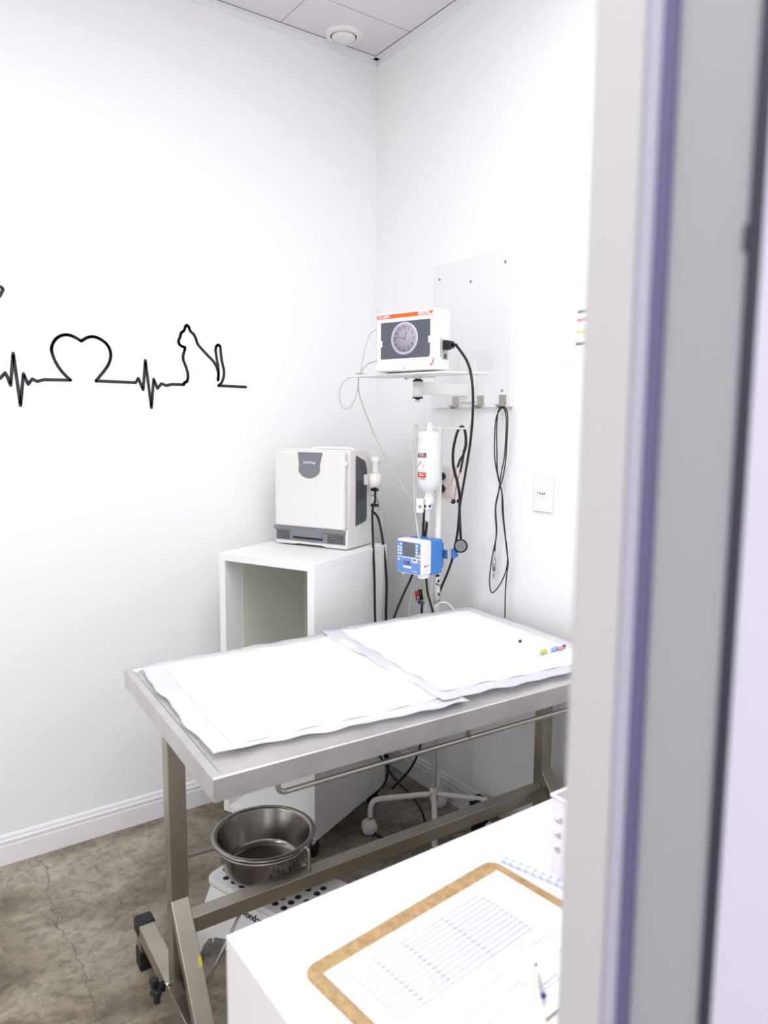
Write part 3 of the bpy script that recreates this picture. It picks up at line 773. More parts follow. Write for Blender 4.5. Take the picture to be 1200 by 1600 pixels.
# ------------------------------------------------------------------ open white cabinet in the corner
ka = R(-65.5)
kb_ = root('open_cabinet', 'tall open-fronted white cabinet on small casters in the corner', 'cabinet', (-0.770, -0.207, 0), ka)
KW, KD, K0, K1, KT = 0.385, 0.446, 0.07, 0.972, 0.025
obj('top_panel', B().box((0, 0, K1 - KT), (KW, KD, K1), 0.0012), 'white', kb_, True)
for x in (0, KW - KT): obj('side_panel', B().box((x, 0, K0), (x + KT, KD, K1 - KT), 0.0012), 'white', kb_, True)
obj('shade_liner', B().box((KT, 0.085, K0 + KT), (KT + 0.002, KD - 0.015, K1 - KT), 0), 'green', kb_, True, 'pale green liner for the shade on the inner side')  # added liner: shade of the inner wall painted as pale green
obj('bottom_panel', B().box((KT, 0.0, K0), (KW - KT, KD, K0 + KT), 0.001), 'white', kb_, True)
obj('back_panel', B().box((KT, KD - 0.014, K0 + KT), (KW - KT, KD - 0.002, K1 - KT), 0), 'green', kb_, True, 'back panel in pale green shade tint')  # green of this panel stands in for the shaded interior
for x, y in ((0.03, 0.03), (KW - 0.03, 0.03), (0.03, KD - 0.04), (KW - 0.03, KD - 0.04)):
    b = B().cyl((x - 0.009, y, 0.025), (x + 0.009, y, 0.025), 0.025, 20, 'black').box((x - 0.014, y - 0.016, 0.045), (x + 0.014, y + 0.016, K0), 0.002, 'black')
    obj('caster', b, None, kb_, True)
obj('shelf_pin', B().cyl((KT - 0.001, 0.03, 0.30), (KT + 0.010, 0.03, 0.30), 0.004, 10, 'black'), None, kb_, True)

# ------------------------------------------------------------------ portable ultrasound unit on the cabinet
ma = R(-64.5)
us = root('ultrasound_machine', 'white portable ultrasound machine with closed grey-badged lid on the cabinet', 'ultrasound machine', (-0.529, -0.141, K1), ma)
UW, UD, UH = 0.304, 0.168, 0.335
# base with feet and curved cheek
bs = B()
base_poly = [(0.0, 0.010), (0.010, 0.004), (0.085, 0.004), (0.10, 0.012), (0.20, 0.012), (0.215, 0.003), (UW - 0.004, 0.003), (UW, 0.008), (UW, 0.068), (0.0, 0.068)]
bs.prism(base_poly, (0, UD, 0), (1, 0, 0), (0, 0, 1), UD, None, 0.003)
base = obj('base', bs, 'casing', us, True)
# main shell behind the lid: profile in depth/height
shell = [(0.020, 0.060), (UD, 0.060), (UD, 0.285), (UD - 0.012, 0.318), (UD - 0.035, 0.333), (0.030, 0.338), (0.020, 0.332)]
sb = B().prism([(y, z) for y, z in shell], (0.004, 0, 0), (0, 1, 0), (0, 0, 1), UW - 0.008, None, 0.004)
obj('shell', sb, 'plastic_warm', us, True)
# lid
ld = B().box((0.002, -0.004, 0.066), (UW - 0.012, 0.020, 0.331), 0.009, None, 3)
lid = obj('lid', ld, 'casing', us, True)
pol = [(0.105, 0.328)] + [(0.105 + 0.006, 0.285)] + [(0.152 + 0.046 * math.cos(R(180 + i * 15)) * (1 if 1 else 1), 0.275 + 0.036 * math.sin(R(180 + i * 15))) for i in range(1, 12)] + [(0.196, 0.285), (0.208, 0.328)]
bd = obj('badge', B().prism(pol, (0, -0.0042, 0), (1, 0, 0), (0, 0, 1), 0.0012, 'plastic_grey'), None, lid, True, 'grey rounded badge')
obj('lettering', B().text('mindray', (0.154, -0.0056, 0.289), (1, 0, 0), (0, 0, 1), 0.016, 0.0005, 'trim', 'CENTER'), None, bd, True)
# grey front strip, carrying slot and vents
gs = B().box((-0.002, -0.004, 0.054), (UW - 0.006, 0.012, 0.0665), 0.002, 'plastic_grey')
gs.box((0.006, -0.0025, 0.018), (UW - 0.008, 0.01, 0.056), 0.001, 'plastic_grey')
gs.box((0.078, -0.0045, 0.034), (0.204, 0.008, 0.056), 0.001, 'plastic_grey')
gs.box((0.080, -0.0035, 0.0265), (0.206, 0.008, 0.0335), 0, 'black_gloss')
gs.box((0.006, -0.0032, 0.0535), (0.078, 0.008, 0.056), 0, 'black_gloss')
gs.box((0.204, -0.0032, 0.0535), (UW - 0.008, 0.008, 0.056), 0, 'black_gloss')
fgrey = obj('front_grille', gs, None, us, True)
for xa, xb in ((0.012, 0.066), (0.226, UW - 0.013)):
    vs_ = B()
    for k in range(5):
        z = 0.0225 + k * 0.0060
        vs_.box((xa, -0.0031, z), (xb, 0.004, z + 0.0026), 0, 'black_gloss')
    obj('vent_slots', vs_, None, fgrey, True)
# dark side panel with grille on the right cheek
side = [(0.058, 0.078), (0.120, 0.088), (0.130, 0.100), (0.130, 0.270), (0.118, 0.298), (0.064, 0.318), (0.058, 0.312)]
sdp = obj('side_panel', B().prism(side, (UW - 0.0045, 0, 0), (0, 1, 0), (0, 0, 1), 0.0035, None, 0.001), 'plastic_dark', us, True)
dots = B()
for i in range(9):
    for j in range(7):
        dots.box((UW - 0.001, 0.064 + j * 0.008, 0.165 + i * 0.008), (UW - 0.0004, 0.068 + j * 0.008, 0.169 + i * 0.008), 0, 'black_gloss')
obj('vent_holes', dots, None, sdp, True)
obj('latch', B().box((UW - 0.014, 0.004, 0.285), (UW - 0.008, 0.016, 0.300), 0.002), 'plastic', lid, True)
for z in (0.190, 0.135): obj('cable_clip', B().box((UW - 0.006, UD - 0.006, z), (UW + 0.022, UD + 0.006, z + 0.010), 0.002), 'black', us, True)
hd = B().tube([(0.06, UD - 0.03, 0.326), (0.07, UD - 0.02, 0.334), (0.11, UD - 0.015, 0.3365), (UW - 0.11, UD - 0.015, 0.3365), (UW - 0.07, UD - 0.02, 0.334), (UW - 0.06, UD - 0.03, 0.326)], 0.007, 10)
obj('carry_handle', hd, 'plastic', us, True)
# probe holder on the right cheek
hx, hy, hz = UW + 0.036, 0.120, 0.212
ph_ = B().lathe([(0.021, 0.0), (0.023, 0.001), (0.0235, 0.045), (0.021, 0.045), (0.019, 0.004), (0.021, 0.0)], (hx, hy, hz), (0, 0, 1), 28)
ph_.box((UW - 0.004, hy - 0.012, hz + 0.004), (UW + 0.018, hy + 0.012, hz + 0.040), 0.002)
obj('probe_holder', ph_, 'plastic_warm', us, True)
# probe standing in the holder (its own thing) with its cable
def US(x, y, z):
    return Matrix.Translation(Vector((-0.529, -0.141, K1))) @ Matrix.Rotation(ma, 4, 'Z') @ Vector((x, y, z))
pr = root('ultrasound_probe', 'small pale ultrasound probe standing in the white side holder', 'ultrasound probe', tuple(US(hx, hy, hz)))
obj('probe_head', B().lathe([(0.0, 0.0), (0.009, 0.0), (0.013, 0.02), (0.0145, 0.05), (0.0145, 0.085), (0.017, 0.088), (0.017, 0.098), (0.012, 0.104), (0.0, 0.106)], US(hx + 0.002, hy, hz - 0.004), (0, 0, 1), 24, 'plastic_warm'), None, pr)
obj('strain_relief', B().lathe([(0.006, 0.0), (0.0035, -0.03), (0.003, -0.05)], US(hx + 0.002, hy, hz - 0.004), (0, 0, 1), 14, 'black', True, True), None, pr)
a_ = US(hx + 0.002, hy, hz - 0.05)
obj('probe_cable', B().tube([tuple(a_)] + [(-0.2833, -0.3958, 1.0951), (-0.2885, -0.4084, 0.9851), (-0.2920, -0.4223, 0.8752), (-0.2987, -0.4371, 0.7433), (-0.3022, -0.4510, 0.6334), (-0.3077, -0.4764, 0.4356), (-0.2524, -0.4232, 0.2624), (-0.2267, -0.4203, 0.1573)], 0.0042, 8, 'black', 6), None, pr)
cable('machine_cable', 'thick black cable arching down from the back of the ultrasound machine', 'cable', [(-0.2470, -0.3228, 1.0875), (-0.2360, -0.3310, 1.0854), (-0.2225, -0.3439, 1.0628), (-0.2239, -0.3704, 1.0016), (-0.2163, -0.3805, 0.9055), (-0.2145, -0.3868, 0.8251), (-0.2203, -0.3924, 0.7102), (-0.2192, -0.3934, 0.5089), (-0.2214, -0.3908, 0.3156), (-0.2245, -0.3919, 0.2436), (-0.2245, -0.3922, 0.2314), (-0.1988, -0.3854, 0.1603), (-0.2130, -0.3859, 0.0849), (-0.2609, -0.3848, 0.0539)], 0.0045, 'black')
cable('grey_machine_cable', 'thin grey cable hanging behind the black cables of the ultrasound machine', 'cable', [(-0.2399, -0.3078, 1.1410), (-0.2248, -0.3182, 1.1434), (-0.2147, -0.3281, 1.1253), (-0.2185, -0.3580, 1.0641), (-0.2124, -0.3623, 0.9719), (-0.2118, -0.3704, 0.8801), (-0.2157, -0.3811, 0.7891), (-0.2159, -0.3869, 0.6493), (-0.2107, -0.3858, 0.4810), (-0.2107, -0.3885, 0.2633)], 0.0036, 'cable_grey')

# ------------------------------------------------------------------ IV stand
PX, PY = -0.168, -0.612
iv = root('drip_stand', 'white enamelled drip stand on four castered legs behind the table', 'drip stand', (PX, PY, 0))
HZ = 0.125
obj('pole', B().cyl((PX, PY, HZ - 0.02), (PX, PY, 1.385), 0.0105, 20), 'enamel', iv)
obj('chipped_sleeve', B().cyl((PX, PY, 0.80), (PX, PY, 0.945), 0.0112, 20), 'chip', iv, label='sleeve with black chips in the white enamel')
obj('hub', B().cyl((PX, PY, HZ - 0.024), (PX, PY, HZ + 0.024), 0.0145, 20).ball((PX + 0.0, PY - 0.014, HZ), 0.004, 6, None), 'enamel', iv)
for ang, ln, swivel in ((155, 0.222, None), (42, 0.140, (0.6, 0.8)), (-47, 0.20, None), (-128, 0.215, None)):
    a = R(ang); d = Vector((math.cos(a), math.sin(a), 0))
    o = Vector((PX, PY, 0))
    P = [o + d * 0.010 + Vector((0, 0, HZ)), o + d * (ln * 0.5) + Vector((0, 0, HZ - 0.001)), o + d * (ln - 0.03) + Vector((0, 0, HZ - 0.003)), o + d * (ln - 0.008) + Vector((0, 0, HZ - 0.012)), o + d * ln + Vector((0, 0, HZ - 0.036)), o + d * ln + Vector((0, 0, 0.062))]
    lg = obj('leg', B().tube(P, 0.0095, 14, None, 5), 'enamel', iv)
    cs = B(); e = o + d * (ln + 0.004)
    sd = Vector((-d.y, d.x, 0)) if swivel is None else Vector((*swivel, 0))
    for sg in (-1, 1): cs.lathe([(0.0, 0.0), (0.018, 0.0005), (0.0255, 0.004), (0.0265, 0.010), (0.0235, 0.014), (0.006, 0.017), (0.0, 0.0172)], e + Vector((0, 0, 0.0266)) + sd * sg * 0.001, sd * sg, 24, 'plastic')
    cs.cyl(e + Vector((0, 0, 0.035)) - d * 0.004, e + Vector((0, 0, 0.066)) - d * 0.004, 0.005, 10, 'brass')
    obj('caster', cs, None, lg)
# hook bar at the top
vx = Vector((0.815, -0.579, 0))
pt = Vector((PX, PY, 1.385))
hk = B()
hk.tube([pt - vx * 0.075 + Vector((0, 0, 0.022)), pt - vx * 0.072 + Vector((0, 0, 0.006)), pt - vx * 0.055, pt, pt + vx * 0.075, pt + vx * 0.092 + Vector((0, 0, 0.004)), pt + vx * 0.096 + Vector((0, 0, 0.02))], 0.0035, 8)
hk.ball(pt - vx * 0.075 + Vector((0, 0, 0.023)), 0.005, 6).ball(pt + vx * 0.096 + Vector((0, 0, 0.021)), 0.005, 6).ball(pt, 0.008, 8)
obj('hook_bar', hk, 'enamel', iv)

# saline bottle hanging upside down from the hook
BXc, BYc = -0.226, -0.634
sl = root('drip_bottle', 'upside-down milky drip bottle with red and maroon label on the stand', 'bottle', (BXc, BYc, 1.17))
obj('bottle_body', B().lathe([(0.0, 0.205), (0.028, 0.206), (0.036, 0.201), (0.039, 0.190), (0.039, 0.180), (0.0375, 0.175), (0.039, 0.168), (0.039, 0.050), (0.036, 0.035), (0.026, 0.020), (0.016, 0.012), (0.014, 0.006), (0.014, -0.006)], (0, 0, 0.0), (0, 0, 1), 36, 'bottle'), None, sl, True)
obj('hang_loop', B().prism([(-0.010, 0), (0.010, 0), (0.006, 0.030), (-0.006, 0.030)], (0, 0.0015, 0.204), (0.815, -0.579, 0), (0, 0, 1), 0.003), 'bottle', sl, True)
obj('cap', B().lathe([(0.0155, -0.004), (0.0165, -0.006), (0.0165, -0.026), (0.012, -0.030), (0.0, -0.030)], (0, 0, 0), (0, 0, 1), 24, 'plastic'), None, sl, True)
def label_patch(z0, z1, a0, a1, m, r=0.0393):
    b = B(); n = 10; vs = []; fs = []
    for i in range(n + 1):
        a = R(a0 + (a1 - a0) * i / n)
        for rr in (r, r + 0.0004):
            vs += [(rr * math.cos(a), rr * math.sin(a), z0), (rr * math.cos(a), rr * math.sin(a), z1)]
    for i in range(n):
        k = 4 * i
        fs += [(k + 2, k + 6, k + 7, k + 3), (k, k + 1, k + 5, k + 4), (k, k + 4, k + 6, k + 2), (k + 1, k + 3, k + 7, k + 5)]
    b.faces(vs, fs, m, True); return b
LA0, LA1 = -196, -144      # label spans these angles round the bottle
obj('label_sheet', label_patch(0.052, 0.140, LA0, LA1, 'paper'), None, sl, True)
obj('label_band', label_patch(0.1235, 0.138, LA0, LA1, 'maroon', 0.0397), None, sl, True, 'maroon band')
obj('label_band', label_patch(0.060, 0.076, LA0, LA1, 'red_label', 0.0397), None, sl, True, 'red band')
lm = B()
def merge(b, c):
    me = bpy.data.meshes.new('tmp'); c.bm.to_mesh(me)
    for q in c.mats: b.mi(q)
    remap = [b.mi(q) for q in c.mats]
    k0 = len(b.bm.faces); b.bm.from_mesh(me); b.bm.faces.ensure_lookup_table()
    for f in b.bm.faces[k0:]: f.material_index = remap[f.material_index] if remap else 0
    bpy.data.meshes.remove(me); c.bm.free()
for z, h, a0, a1, m in ((0.133, 0.0025, -150, -116, 'paper'), (0.1275, 0.0018, -146, -112, 'paper'), (0.070, 0.0025, -143, -122, 'paper'), (0.0645, 0.0025, -145, -118, 'paper'),
                        (0.1185, 0.001, -150, -130, 'grey_print'), (0.099, 0.004, -150, -146, 'ink'), (0.102, 0.004, -143, -139, 'ink'), (0.1055, 0.005, -136, -133, 'ink'), (0.109, 0.004, -140, -137, 'ink'), (0.096, 0.002, -153, -150, 'ink'),
                        (0.104, 0.0014, -126, -116, 'grey_print'), (0.098, 0.0014, -128, -114, 'grey_print'), (0.092, 0.0014, -124, -113, 'grey_print'), (0.0555, 0.002, -130, -124, 'grey_print'), (0.0555, 0.002, -120, -115, 'grey_print')):
    merge(lm, label_patch(z, z + h, a0 - 37, a1 - 37, m, 0.0402))
obj('label_print', lm, None, sl, True)
# drip chamber below the bottle
dc = root('drip_chamber', 'clear drip chamber with blue mark hanging below the drip bottle', 'drip chamber', (-0.2329, -0.6372, 1.0853))
DCx, DCy, DCz = (-0.2329, -0.6372, 1.0853)
obj('chamber', B().lathe([(0.0, -0.002), (0.004, 0.0), (0.0085, 0.006), (0.0085, 0.036), (0.0095, 0.038), (0.0095, 0.058), (0.006, 0.064), (0.004, 0.074)], (DCx, DCy, DCz), (0, 0, 1), 18, 'clear'), None, dc)
obj('spike_housing', B().box((DCx - 0.010, DCy - 0.010, DCz + 0.040), (DCx + 0.010, DCy + 0.010, DCz + 0.062), 0.003, 'plastic'), None, dc)
obj('blue_mark', B().lathe([(0.005, 0), (0.005, 0.0008), (0.0, 0.001)], Vector((DCx, DCy, DCz + 0.051)) + Vector((-0.0102, 0, 0)), (-1, 0, 0), 12, 'navy').lathe([(0.005, 0), (0.005, 0.0008), (0.0, 0.001)], Vector((DCx, DCy, DCz + 0.051)) + Vector((0, -0.0102, 0)), (0, -1, 0), 12, 'navy'), None, dc)
# roller clamp
RC = Vector((-0.2553, -0.6245, 1.1375))
rc = root('flow_regulator', 'pale flow regulator with a small dark emblem left of the drip chamber', 'flow regulator', tuple(RC - Vector((0, 0, 0.024))))
obj('housing', B().obox(RC, (0.815, -0.579, 0), (0.579, 0.815, 0), (0, 0, 1), 0.0125, 0.007, 0.023, 0.003, 'plastic_warm'), None, rc)
obj('emblem', B().lathe([(0.0045, 0), (0.0045, 0.0006), (0.0032, 0.0006), (0.0032, 0)], RC - Vector((0.579, 0.815, 0)) * 0.0072 + Vector((0, 0, -0.003)), (-0.579, -0.815, 0), 16, 'navy').ball(RC - Vector((0.579, 0.815, 0)) * 0.0072 + Vector((0, 0, -0.003)), 0.0016, 6, 'navy'), None, rc)
cable('drip_tube', 'clear looped drip tube hanging at the left edge of the bottle', 'tube', [(-0.2328, -0.5773, 1.3872), (-0.2375, -0.5808, 1.3417), (-0.2331, -0.5894, 1.3046), (-0.2411, -0.5905, 1.2591), (-0.2478, -0.5934, 1.2074), (-0.2508, -0.6020, 1.1351), (-0.2531, -0.6096, 1.0732), (-0.2582, -0.6272, 1.0296), (-0.2568, -0.6293, 1.0025), (-0.2589, -0.6246, 1.0335), (-0.2559, -0.5984, 1.1351), (-0.2496, -0.5844, 1.2590), (-0.2460, -0.5747, 1.3417), (-0.2395, -0.5723, 1.3892), (-0.2340, -0.5752, 1.3955), (-0.2328, -0.5773, 1.3872)], 0.0030, 'tube_clear')
cable('drip_tube', 'thin clear drip line from the drip chamber down to the infusion pump', 'tube', [(-0.2296, -0.6331, 1.0888), (-0.2261, -0.6392, 1.0641), (-0.2267, -0.6440, 1.0291), (-0.2409, -0.6526, 0.9981)], 0.0016, 'tube_clear')

# ------------------------------------------------------------------ infusion pump clamped to the pole
qa = R(-80)
pu = root('infusion_pump', 'white and blue infusion pump clamped on the drip stand pole', 'infusion pump', (-0.306, -0.636, 0.92), qa)
# local: x to the viewer's right along the front, y into depth (towards the pole), z up
PW, PD_, PH = 0.112, 0.118, 0.112
fb = B().box((-PW / 2, 0, 0), (PW / 2, 0.048, PH), 0.008, None, 3)
fsh = obj('front_shell', fb, 'plastic', pu, True)
obj('upper_keypad', B().prism([(x - PW / 2 + 0.004, z + 0.056) for x, z in rounded(PW - 0.010, 0.049, 0.005)], (0, -0.0002, 0), (1, 0, 0), (0, 0, 1), 0.0008, 'blue_panel'), None, fsh, True)
obj('lower_door', B().prism([(x - PW / 2 + 0.004, z + 0.005) for x, z in rounded(PW - 0.010, 0.047, 0.004)], (0, -0.0002, 0), (1, 0, 0), (0, 0, 1), 0.0008, 'blue_panel'), None, fsh, True)
obj('display', B().box((-0.026, -0.0022, 0.059), (0.026, 0, 0.103), 0.001, 'lcd'), None, fsh, True)
for i, z in enumerate((0.064, 0.074, 0.084, 0.095)):
    for j, x in enumerate((-0.045, -0.034)):
        if i == 3 and j == 0: continue
        obj('key', B().lathe([(0.0040, 0), (0.0038, 0.0012), (0.0, 0.0016)], (x, -0.001, z), (0, -1, 0), 14, 'plastic'), None, fsh, True)
    for j, x in enumerate((0.034, 0.0455)):
        mk = 'plastic'
        if j == 1 and i == 1: mk = 'orange_key'
        if j == 1 and i == 2: mk = 'green_key'
        if j == 1 and i == 3: continue
        obj('key', B().lathe([(0.0040, 0), (0.0038, 0.0012), (0.0, 0.0016)], (x, -0.001, z), (0, -1, 0), 14, mk), None, fsh, True)
obj('door_latch', B().prism([(x + 0.012, z + 0.040) for x, z in rounded(0.026, 0.017, 0.007)], (0, -0.0004, 0), (1, 0, 0), (0, 0, 1), 0.002, 'plastic'), None, fsh, True)
pm = B().box((0.017, -0.0030, 0.046), (0.033, -0.002, 0.053), 0, 'grey_print')
pm.box((-0.022, -0.0014, 0.036), (-0.008, -0.0008, 0.041), 0, 'red').box((-0.008, -0.0014, 0.036), (0.004, -0.0008, 0.041), 0, 'navy')
pm.box((-0.026, -0.0014, 0.031), (0.010, -0.0008, 0.033), 0, 'navy').box((-0.024, -0.0014, 0.020), (0.012, -0.0008, 0.027), 0, 'trim')
for x in (0.016, 0.024, 0.031): pm.box((x, -0.0014, 0.011), (x + 0.005, -0.0008, 0.014), 0, 'trim')
pm.lathe([(0.0045, 0), (0.0, 0.0006)], (0.043, -0.001, 0.043), (0, -1, 0), 14, 'pink').prism([(-0.048, 0.045), (-0.043, 0.040), (-0.038, 0.045), (-0.040, 0.048), (-0.046, 0.048)], (0, -0.0009, 0), (1, 0, 0), (0, 0, 1), 0.0006, 'trim')
obj('print_marks', pm, None, fsh, True)
obj('rear_case', B().box((-PW / 2 + 0.003, 0.047, -0.002), (PW / 2 - 0.001, PD_ - 0.016, PH - 0.001), 0.006, None, 3).box((-PW / 2 + 0.012, PD_ - 0.020, 0.012), (PW / 2 - 0.006, PD_ - 0.002, PH - 0.014), 0.006), 'blue', pu, True, 'blue rear case')
obj('tube_slot', B().box((PW / 2 - 0.0005, 0.012, 0.028), (PW / 2 + 0.0006, 0.016, 0.034), 0, 'ink').box((PW / 2 - 0.0005, 0.018, 0.031), (PW / 2 + 0.0006, 0.030, 0.033), 0, 'ink'), None, fsh, True)
obj('foot', B().box((-0.040, 0.008, -0.006), (-0.030, 0.018, 0.002), 0.002), 'plastic', pu, True)
obj('foot', B().box((0.030, 0.008, -0.010), (0.052, 0.040, 0.002), 0.002), 'plastic', pu, True)
# clamp and star knob to the right of the pole
CK = Vector((-0.1343, -0.6522, 0.9729))
ck = B().box((0.02, PD_ - 0.012, 0.045), (0.075, PD_ + 0.004, 0.075), 0.002)
obj('pole_clamp', ck, 'chrome', pu, True)
kd = Vector((-0.35, -0.93, 0)).normalized()
kk = B().lathe([(0.0, -0.010), (0.010, -0.010), (0.012, 0.0), (0.012, 0.008), (0.008, 0.011), (0.0, 0.011)], CK, kd, 18)
ku = Vector((0, 0, 1)); kv = kd.cross(ku)
for i in range(6):
    a = i * math.pi / 3
    c_ = CK + (ku * math.cos(a) + kv * math.sin(a)) * 0.0115
    kk.lathe([(0.0, -0.007), (0.0045, -0.007), (0.006, -0.003), (0.006, 0.006), (0.004, 0.009), (0.0, 0.009)], c_, kd, 12)
kk.cyl(CK - kd * 0.009, CK - kd * 0.030, 0.005, 10)
obj('star_knob', kk, 'blue', pu)

# ------------------------------------------------------------------ mounting board, hooks, bracket with shelf, monitor
mb = root('mounting_board', 'tall white board screwed to the right wall behind the monitor', 'board', (0.0, -0.58, 1.455))
obj('panel', B().box((-0.0155, -0.776, 1.455), (-0.0005, -0.388, 1.951), 0.001), 'board_white', mb)
for y, z in ((-0.415, 1.903), (-0.580, 1.872), (-0.740, 1.909), (-0.741, 1.507), (-0.576, 1.484)):
    obj('screw', B().lathe([(0.0045, 0), (0.0040, 0.0012), (0.0018, 0.0014), (0.0, 0.0010)], (-0.0155, y, z), (-1, 0, 0), 14, 'brass'), None, mb)
def wall_hook(y, lab):
    b = B()
    x = -0.0158
    b.box((x - 0.0015, y - 0.016, 1.464), (x, y + 0.016, 1.494), 0.0006)
    b.obox((x - 0.006, y, 1.460), (0, 1, 0), Vector((-0.6, 0, -0.8)), Vector((-0.8, 0, 0.6)), 0.014, 0.010, 0.0008)
    b.obox((x - 0.0150, y, 1.4585), (0, 1, 0), Vector((-0.85, 0, 0.5)), Vector((0.5, 0, 0.85)), 0.013, 0.0075, 0.0008)
    tag(obj('wall_hook', b, 'nickel'), lab, 'hook', 'steel hooks on the mounting board')
wall_hook(-0.513, 'empty steel hook nearest the room corner on the white mounting board')
wall_hook(-0.640, 'empty middle steel hook of three on the white mounting board')
wall_hook(-0.744, 'steel hook with a looped black cable hung on it')
# bracket
br = root('monitor_shelf', 'white swing-arm wall bracket with flat shelf under the monitor', 'shelf', (-0.233, -0.578, 1.474))
AY = -0.578
obj('wall_plate', B().box((-0.024, AY - 0.040, 1.474), (-0.0158, AY + 0.040, 1.612), 0.001), 'plastic', br)
obj('arm', B().box((-0.228, AY - 0.007, 1.493), (-0.024, AY + 0.007, 1.533), 0.002), 'plastic', br)
ps = B().cyl((-0.233, AY, 1.484), (-0.233, AY, 1.535), 0.0165, 24, 'plastic')
ps.cyl((-0.233, AY, 1.480), (-0.233, AY, 1.4845), 0.0172, 24, 'black').cyl((-0.233, AY, 1.5345), (-0.233, AY, 1.5395), 0.0172, 24, 'black')
ps.cyl((-0.233, AY, 1.470), (-0.233, AY, 1.480), 0.008, 6, 'chrome').cyl((-0.233, AY, 1.5395), (-0.233, AY, 1.552), 0.011, 20, 'chrome')
obj('pivot', ps, None, br)
s_fl, s_fr, s_br = [Vector(p) for p in [(-0.3900, -0.3902, 1.5535), (-0.2937, -0.7723, 1.5535), (-0.1511, -0.8238, 1.5535)]]
s_bl = s_fl + (s_br - s_fr)
shp = B().prism([(p.x, p.y) for p in (s_fl, s_fr, s_br, s_bl)], (0, 0, 1.5495), (1, 0, 0), (0, 1, 0), 0.0060, 'plastic', 0.001)
shl = obj('shelf_plate', shp, None, br)
mpl = B().box((-0.27, AY - 0.045, 1.5465), (-0.195, AY + 0.045, 1.5495), 0.001, 'plastic')
for y in (-0.035, 0.035): mpl.cyl((-0.255, AY + y, 1.541), (-0.255, AY + y, 1.548), 0.005, 8, 'chrome')
obj('mounting_flange', mpl, None, br)
obj('cable_hole', B().lathe([(0.017, 0.0), (0.013, 0.0008), (0.011, 0.0)], (-0.4053, -0.5016, 1.5556), (0, 0, 1), 20, 'plastic_dark'), None, shl)

# monitor
mA = R(-74)
mo = root('patient_monitor', 'white patient monitor showing a clock picture on its grey screen', 'monitor', (-0.3014, -0.6354, 1.5558), mA)
def MO(x, y, z): return ROOTM[mo] @ Vector((x, y, z))
# local: x right along the front, y into depth, z up
MW, MD, MH = 0.232, 0.072, 0.184
hs = B().box((-MW / 2, -0.035, 0.004), (MW / 2, MD - 0.035, MH), 0.006, None, 3)
for x in (-0.09, 0.09): hs.cyl((x, 0.0, 0.0), (x, 0.0, 0.006), 0.008, 12)
hous = obj('housing', hs, 'plastic', mo, True)
yf = -0.0352
sx0, sx1, sz0, sz1 = -0.0960, 0.0915, 0.043, 0.154
scp = [(sx0, sz0), (sx1 - 0.008, sz0), (sx1 - 0.002, sz0 + 0.002), (sx1, sz0 + 0.008), (sx1, sz1), (sx0, sz1)]
scr = obj('screen', B().prism(scp, (0, yf, 0), (1, 0, 0), (0, 0, 1), 0.0008, 'screen'), None, hous, True)
ccx, ccz, cr, cw = -0.004, 0.102, 0.0495, 1.04
ckp = B().lathe([(0.0415, 0), (0.0415, 0.0004), (0.0, 0.0004)], (ccx, yf - 0.0009, ccz), (0, -1, 0), 48, 'clock')
ckp.lathe([(0.0415, 0), (0.0415, 0.0006), (0.0425, 0.0007), (cr, 0.0007), (cr, 0)], (ccx, yf - 0.0009, ccz), (0, -1, 0), 48, 'clock_rim')
for i in range(1, 13):
    a = R(90 - 30 * i); s_ = 0.0125
    ckp.text(str(i), (ccx + 0.0335 * math.cos(a), yf - 0.0014, ccz + 0.0335 * math.sin(a) - s_ * 0.35), (1, 0, 0), (0, 0, 1), s_, 0.0002, 'clock_ink', 'CENTER', 0.0002)
for i in range(60):
    a = R(6 * i); p = Vector((ccx, yf - 0.0014, ccz)); d = Vector((math.cos(a), 0, math.sin(a)))
    ckp.obox(p + d * 0.0400, d, (0, 1, 0), (-d.z, 0, d.x), 0.0008, 0.0001, 0.0002, 0, 'clock_ink')
for ang, ln, w in ((90 - 30 * 12.78, 0.024, 0.0011), (90 - 6 * 47, 0.031, 0.0009)):
    a = R(ang); d = Vector((math.cos(a), 0, math.sin(a))); p = Vector((ccx, yf - 0.0015, ccz))
    ckp.obox(p + d * (ln / 2 - 0.004), d, (0, 1, 0), (-d.z, 0, d.x), ln / 2 + 0.002, 0.0001, w, 0, 'clock_ink')
ckp.bm.transform(Matrix.Translation((ccx, 0, 0)) @ Matrix.Diagonal((cw, 1, 1, 1)) @ Matrix.Translation((-ccx, 0, 0)))
obj('clock_picture', ckp, None, scr, True)
tri = B().prism([(-MW / 2 + 0.004, 0.166), (MW / 2 - 0.022, 0.166), (MW / 2 - 0.014, 0.178), (-MW / 2 + 0.004, 0.178)], (0, yf, 0), (1, 0, 0), (0, 0, 1), 0.0006, 'orange')
stp = obj('orange_stripe', tri, None, hous, True, 'orange stripe along the top')
obj('lettering', B().text('DX 2022+', (-MW / 2 + 0.010, yf - 0.0007, 0.1685), (1, 0, 0), (0, 0, 1), 0.0105, 0.0003, 'trim', 'LEFT', 0.0003), None, stp, True)
obj('lettering', B().text('DIXTAL', (MW / 2 - 0.023, yf - 0.0007, 0.1676), (1, 0, 0), (0, 0, 1), 0.0135, 0.0003, 'trim', 'RIGHT', 0.0006), None, stp, True)
obj('red_swoosh', B().prism([(0.092, 0.016), (0.099, 0.018), (0.106, 0.031), (0.108, 0.044), (0.104, 0.036), (0.099, 0.025)], (0, yf, 0), (1, 0, 0), (0, 0, 1), 0.0006, 'red').lathe([(0.0035, 0), (0.0, 0.0008)], (0.087, yf, 0.0155), (0, -1, 0), 10, 'yellow'), None, hous, True, 'red swoosh with yellow dot')
